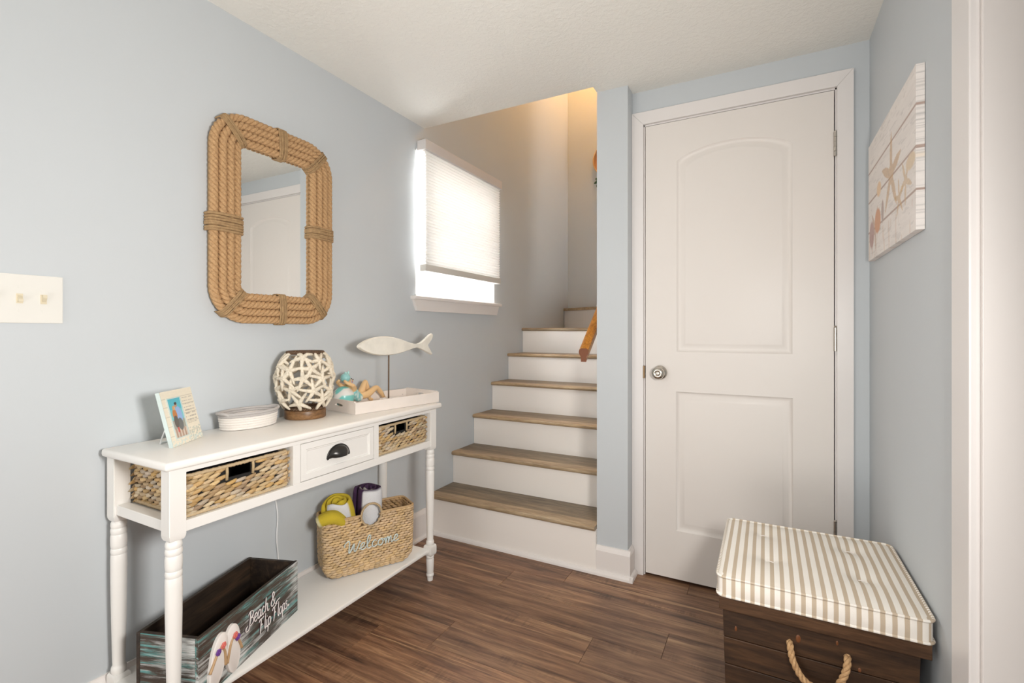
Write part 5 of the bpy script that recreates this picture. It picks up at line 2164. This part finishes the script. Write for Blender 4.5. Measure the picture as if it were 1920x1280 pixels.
# side walls (own verts so the stripes can change direction)
per = [('f', [(QX0 + (QX1 - QX0) * i / N_, QY0) for i in range(N_ + 1)]), ('r', [(QX1, QY0 + (QY1 - QY0) * i / N_) for i in range(N_ + 1)]),
       ('b', [(QX1 - (QX1 - QX0) * i / N_, QY1) for i in range(N_ + 1)]), ('l', [(QX0, QY1 - (QY1 - QY0) * i / N_) for i in range(N_ + 1)])]
for sd, line in per:
    prev = None
    for k in range(6):
        t = k / 5
        row = []
        for (x, y) in line:
            zt_ = puff(x, y, QZ1, True)
            z = zt_ + (QZ0 - zt_) * t
            edge = min(abs(x - QX0), abs(x - QX1)) if sd in 'fb' else min(abs(y - QY0), abs(y - QY1))
            bul = 0.0045 * math.sin(PI * t) * min(1.0, max(0.0, (edge - 0.021) / 0.03))
            xx = x + (bul if sd == 'r' else -bul if sd == 'l' else 0)
            yy = y + (bul if sd == 'b' else -bul if sd == 'f' else 0)
            vv = bm.verts.new((xx, yy, z))
            vv[lay_s] = (x - QX0) if sd in 'fb' else (y - QY0)
            row.append(vv)
        if prev:
            for i in range(len(row) - 1):
                bm.faces.new((prev[i], prev[i + 1], row[i + 1], row[i]))
        prev = row
vs_ = [bm.verts.new(p) for p in ((QX0, QY0, QZ0), (QX1, QY0, QZ0), (QX1, QY1, QZ0), (QX0, QY1, QZ0))]
bm.faces.new(vs_[::-1])
bmesh.ops.recalc_face_normals(bm, faces=bm.faces[:])
og = Vector(ORG[bn.name])
for v_ in bm.verts:
    # round the plan corners
    x, y = v_.co.x, v_.co.y
    rc_ = 0.020
    for cx, cy, sx, sy in ((QX0, QY0, 1, 1), (QX1, QY0, -1, 1), (QX1, QY1, -1, -1), (QX0, QY1, 1, -1)):
        ux, uy = (x - cx) * sx, (y - cy) * sy
        if ux < rc_ and uy < rc_:
            dx_, dy_ = rc_ - ux, rc_ - uy
            mx_ = max(dx_, dy_)
            dl = math.hypot(dx_, dy_)
            if dl > 1e-6:
                k = mx_ / dl
                x = cx + sx * (rc_ - dx_ * k)
                y = cy + sy * (rc_ - dy_ * k)
    v_.co = Vector((x - og.x, y - og.y, v_.co.z - og.z))
bm.to_mesh(me)
bm.free()
me.polygons.foreach_set('use_smooth', [True] * len(me.polygons))
me.materials.append(M['ticking'])
old = cu.data
cu.data = me
bpy.data.meshes.remove(old)
PIPM = M['ticking'].copy()
PIPM.name = 'striped_piping'
for z_, nm in ((QZ1 - 0.0010, 'piping'), (QZ0 + 0.004, 'piping')):
    pts, L = resample(rrect((QX1 - QX0) / 2 + 0.0008, (QY1 - QY0) / 2 + 0.0008, 0.020, 6), 0.004)
    bb = B()
    path = [((QX0 + QX1) / 2 + p[0], (QY0 + QY1) / 2 + p[1], z_) for p in pts]
    bb.tube(path, 0.0036, 8, closed=True)
    o = obj(nm, bb, PIPM, cu, True)
    at = o.data.attributes.new('stripe', 'FLOAT', 'POINT')
    s_acc = 0
    vals = []
    for i, p in enumerate(path):
        q = path[i]
        onx = abs(abs(q[1] - (QY0 + QY1) / 2) - (QY1 - QY0) / 2) < 0.012
        vals += [(q[0] - QX0) if onx else (q[1] - QY0) * 2.2] * 8
    at.data.foreach_set('value', vals)
for tx, tyv in tuft:
    bb = B()
    zc = QZ1 - 0.0065
    bb.tube(catmull([(tx - 0.016, tyv, zc - 0.002), (tx, tyv - 0.001, zc + 0.0022), (tx + 0.016, tyv - 0.003, zc - 0.001)], 5), [0.0008] + [0.0015] * 9 + [0.0008], 6)
    obj('tuft_stitch', bb, 'cream_rope', cu, True)

# ================================================================== CANVAS PICTURE
KY0, KY1, KZ0, KZ1, KX = 1.520, 2.140, 1.366, 1.776, XR - 0.0185
cv = thing('canvas_picture', 'canvas print of starfish and shells on whitewashed boards', 'picture', (XR, (KY0 + KY1) / 2, KZ0))
bb = B(); bb.box(KX + 0.0012, XR - 0.001, KY0 + 0.0012, KY1 - 0.0012, KZ0 + 0.0012, KZ1 - 0.0012)
obj('stretcher', bb, plain('canvas_back', (0.70, 0.66, 0.62), 0.8), cv)


def star_d(u, v, cu_, cv__, R_, rot):
    dx, dy = u - cu_, v - cv__
    r_ = math.hypot(dx, dy)
    a = (math.atan2(dy, dx) - rot) % (2 * PI / 5)
    a = min(a, 2 * PI / 5 - a)
    lim = R_ * (0.24 + 0.76 * max(0, 1 - a / 0.46) ** 1.5)
    return r_ - lim


def canvas_col(u, v):
    """u: 0 near edge .. 0.62 far edge ; v height 0 .. 0.41"""
    c = [0.83, 0.775, 0.735]
    k = noise.noise(Vector((u * 6, v * 55, 0.3)))
    k2 = noise.noise(Vector((u * 14, v * 160, 5.3)))
    sh_ = 1 + 0.05 * k + 0.05 * k2
    c = [q * sh_ for q in c]
    if k2 > 0.34:
        c = [q * 0.86 for q in c]
    for lz in (0.100, 0.206, 0.312):
        if abs(v - lz) < 0.0032:
            c = [0.46, 0.34, 0.29]
    for (cu_, cv__, R_, rot, col) in ((0.27, 0.215, 0.130, 0.35, (0.66, 0.40, 0.17)), (0.10, 0.150, 0.070, 1.0, (0.72, 0.50, 0.26)), (0.17, 0.120, 0.060, 0.2, (0.70, 0.45, 0.20)), (0.50, 0.095, 0.085, 0.8, (0.60, 0.38, 0.24))):
        d = star_d(u, v, cu_, cv__, R_, rot)
        if d < 0:
            m_ = 0.85 + 0.3 * noise.noise(Vector((u * 120, v * 120, 2)))
            c = [c[q] * 0.38 + col[q] * m_ * 0.62 for q in range(3)]
    for (cu_, cv__, a, b_, col) in ((0.44, 0.215, 0.036, 0.026, (0.80, 0.58, 0.38)), (0.46, 0.115, 0.052, 0.044, (0.66, 0.36, 0.22)), (0.385, 0.130, 0.020, 0.040, (0.50, 0.40, 0.36)), (0.56, 0.085, 0.045, 0.050, (0.52, 0.36, 0.33)), (0.05, 0.185, 0.05, 0.022, (0.74, 0.60, 0.44))):
        e = ((u - cu_) / a) ** 2 + ((v - cv__) / b_) ** 2
        if e < 1:
            m_ = 0.82 + 0.3 * abs(math.sin((u - cu_ + (v - cv__) * 0.5) * 240))
            f_ = min(1, (1 - e) * 3)
            c = [c[q] * (1 - f_) + col[q] * m_ * f_ for q in range(3)]
    if v < 0.085 and noise.noise(Vector((u * 46, v * 9, 7))) > 0.25:
        c = [c[0] * 0.93, c[1] * 0.87, c[2] * 0.83]
    return tuple(min(1, max(0, q)) for q in c)


def grid_face(fn_p, fn_c, nu, nv):
    bb = B()
    for j in range(nv + 1):
        for i in range(nu + 1):
            bb.v.append(tuple(fn_p(i / nu, j / nv)))
            bb.c.append(fn_c(i / nu, j / nv))
    for j in range(nv):
        for i in range(nu):
            a = j * (nu + 1) + i
            bb.f.append((a, a + 1, a + nu + 2, a + nu + 1))
    return bb


KW, KH = KY1 - KY0, KZ1 - KZ0
obj('printed_canvas', grid_face(lambda s, t: (KX, KY0 + KW * s, KZ0 + KH * t), lambda s, t: canvas_col(KW * s, KH * t), 170, 130), 'print', cv, fix=False)


def edge_col(t):
    c = canvas_col(0.004, KH * t)
    k = noise.noise(Vector((0.5, t * 150, 8)))
    return tuple(q * (0.80 if k > 0.22 else 0.98) for q in c)


obj('canvas_edge', grid_face(lambda s, t: (KX + 0.0175 * s, KY0, KZ0 + KH * t), lambda s, t: edge_col(t), 2, 200), 'print', cv, fix=False)
obj('canvas_edge', grid_face(lambda s, t: (KX + 0.0175 * s, KY1, KZ0 + KH * t), lambda s, t: edge_col(t), 2, 120), 'print', cv, fix=False)
obj('canvas_edge', grid_face(lambda s, t: (KX + 0.0175 * t, KY0 + KW * s, KZ0), lambda s, t: canvas_col(KW * s, 0.004), 60, 2), 'print', cv, fix=False)
obj('canvas_edge', grid_face(lambda s, t: (KX + 0.0175 * t, KY0 + KW * s, KZ1), lambda s, t: canvas_col(KW * s, KH - 0.004), 60, 2), 'print', cv, fix=False)

# ================================================================== WALL BASKET UPSTAIRS
WX, WZ_, WR = 0.412, 2.650, 0.150
wbk = thing('wall_basket', 'round tan woven plaque on the wall above the stairs', 'wall decor', (WX, YF, WZ_ - WR))
bb = B()
prof = [(0.0, 0.012), (0.06, 0.013), (0.11, 0.018), (0.14, 0.030), (0.15, 0.040), (0.153, 0.036), (0.145, 0.022), (0.11, 0.008), (0.0, 0.004)]
bb.lathe(prof, (0, 0), 48, cap=False)
bb.v = [(WX + p[0], YF - p[2], WZ_ + p[1]) for p in bb.v]
obj('plaque', bb, plain('woven_tan', (0.50, 0.24, 0.09), 0.8, bscale=80, bstr=0.4), wbk, True)
bb = B()
path = [(WX + 0.151 * math.cos(a), YF - 0.040, WZ_ + 0.151 * math.sin(a)) for a in [2 * PI * i / 60 for i in range(60)]]
bb.tube(path, 0.006, 8, closed=True, up=(0, 1, 0))
obj('rim', bb, plain('rim_tan', (0.66, 0.42, 0.20), 0.8), wbk, True)
random.seed(4)
gr = thing('greenery_spray', 'small green leafy spray below the round plaque upstairs', 'plant', (WX - 0.08, YF - 0.02, WZ_ - 0.26))
bb = B()
stem = catmull([(WX + 0.04, YF - 0.05, WZ_ - 0.10), (WX - 0.05, YF - 0.055, WZ_ - 0.14), (WX - 0.09, YF - 0.05, WZ_ - 0.19), (WX - 0.10, YF - 0.045, WZ_ - 0.25)], 5)
bb.tube(stem, 0.003, 6)
obj('stem', bb, 'leaf', gr, True)
for i in range(15):
    p = stem[random.randrange(2, len(stem))]
    a = random.uniform(0, 2 * PI)
    ln_, wd_ = random.uniform(0.045, 0.07), random.uniform(0.010, 0.016)
    d = Vector((math.cos(a), random.uniform(-0.35, 0.1), math.sin(a))).normalized()
    side = d.cross(Vector((0, 1, 0))).normalized()
    up_ = Vector((0, -1, 0))
    lf = B()
    vs = [p]
    for t, q in ((0.25, 0.8), (0.5, 1.0), (0.78, 0.7)):
        c_ = p + d * ln_ * t + up_ * 0.006 * math.sin(PI * t)
        vs += [c_ + side * wd_ * q, c_ + up_ * 0.003, c_ - side * wd_ * q]
    vs.append(p + d * ln_)
    lf.add(vs, [(0, 1, 2), (0, 2, 3), (1, 4, 5, 2), (2, 5, 6, 3), (4, 7, 8, 5), (5, 8, 9, 6), (7, 10, 8), (8, 10, 9)])
    lf.add([v_ + Vector((0, 0.0012, 0)) for v_ in vs], [(2, 1, 0), (3, 2, 0), (2, 5, 4, 1), (3, 6, 5, 2), (5, 8, 7, 4), (6, 9, 8, 5), (8, 10, 7), (9, 10, 8)])
    obj('leaf', lf, 'leaf', gr, True, fix=False)
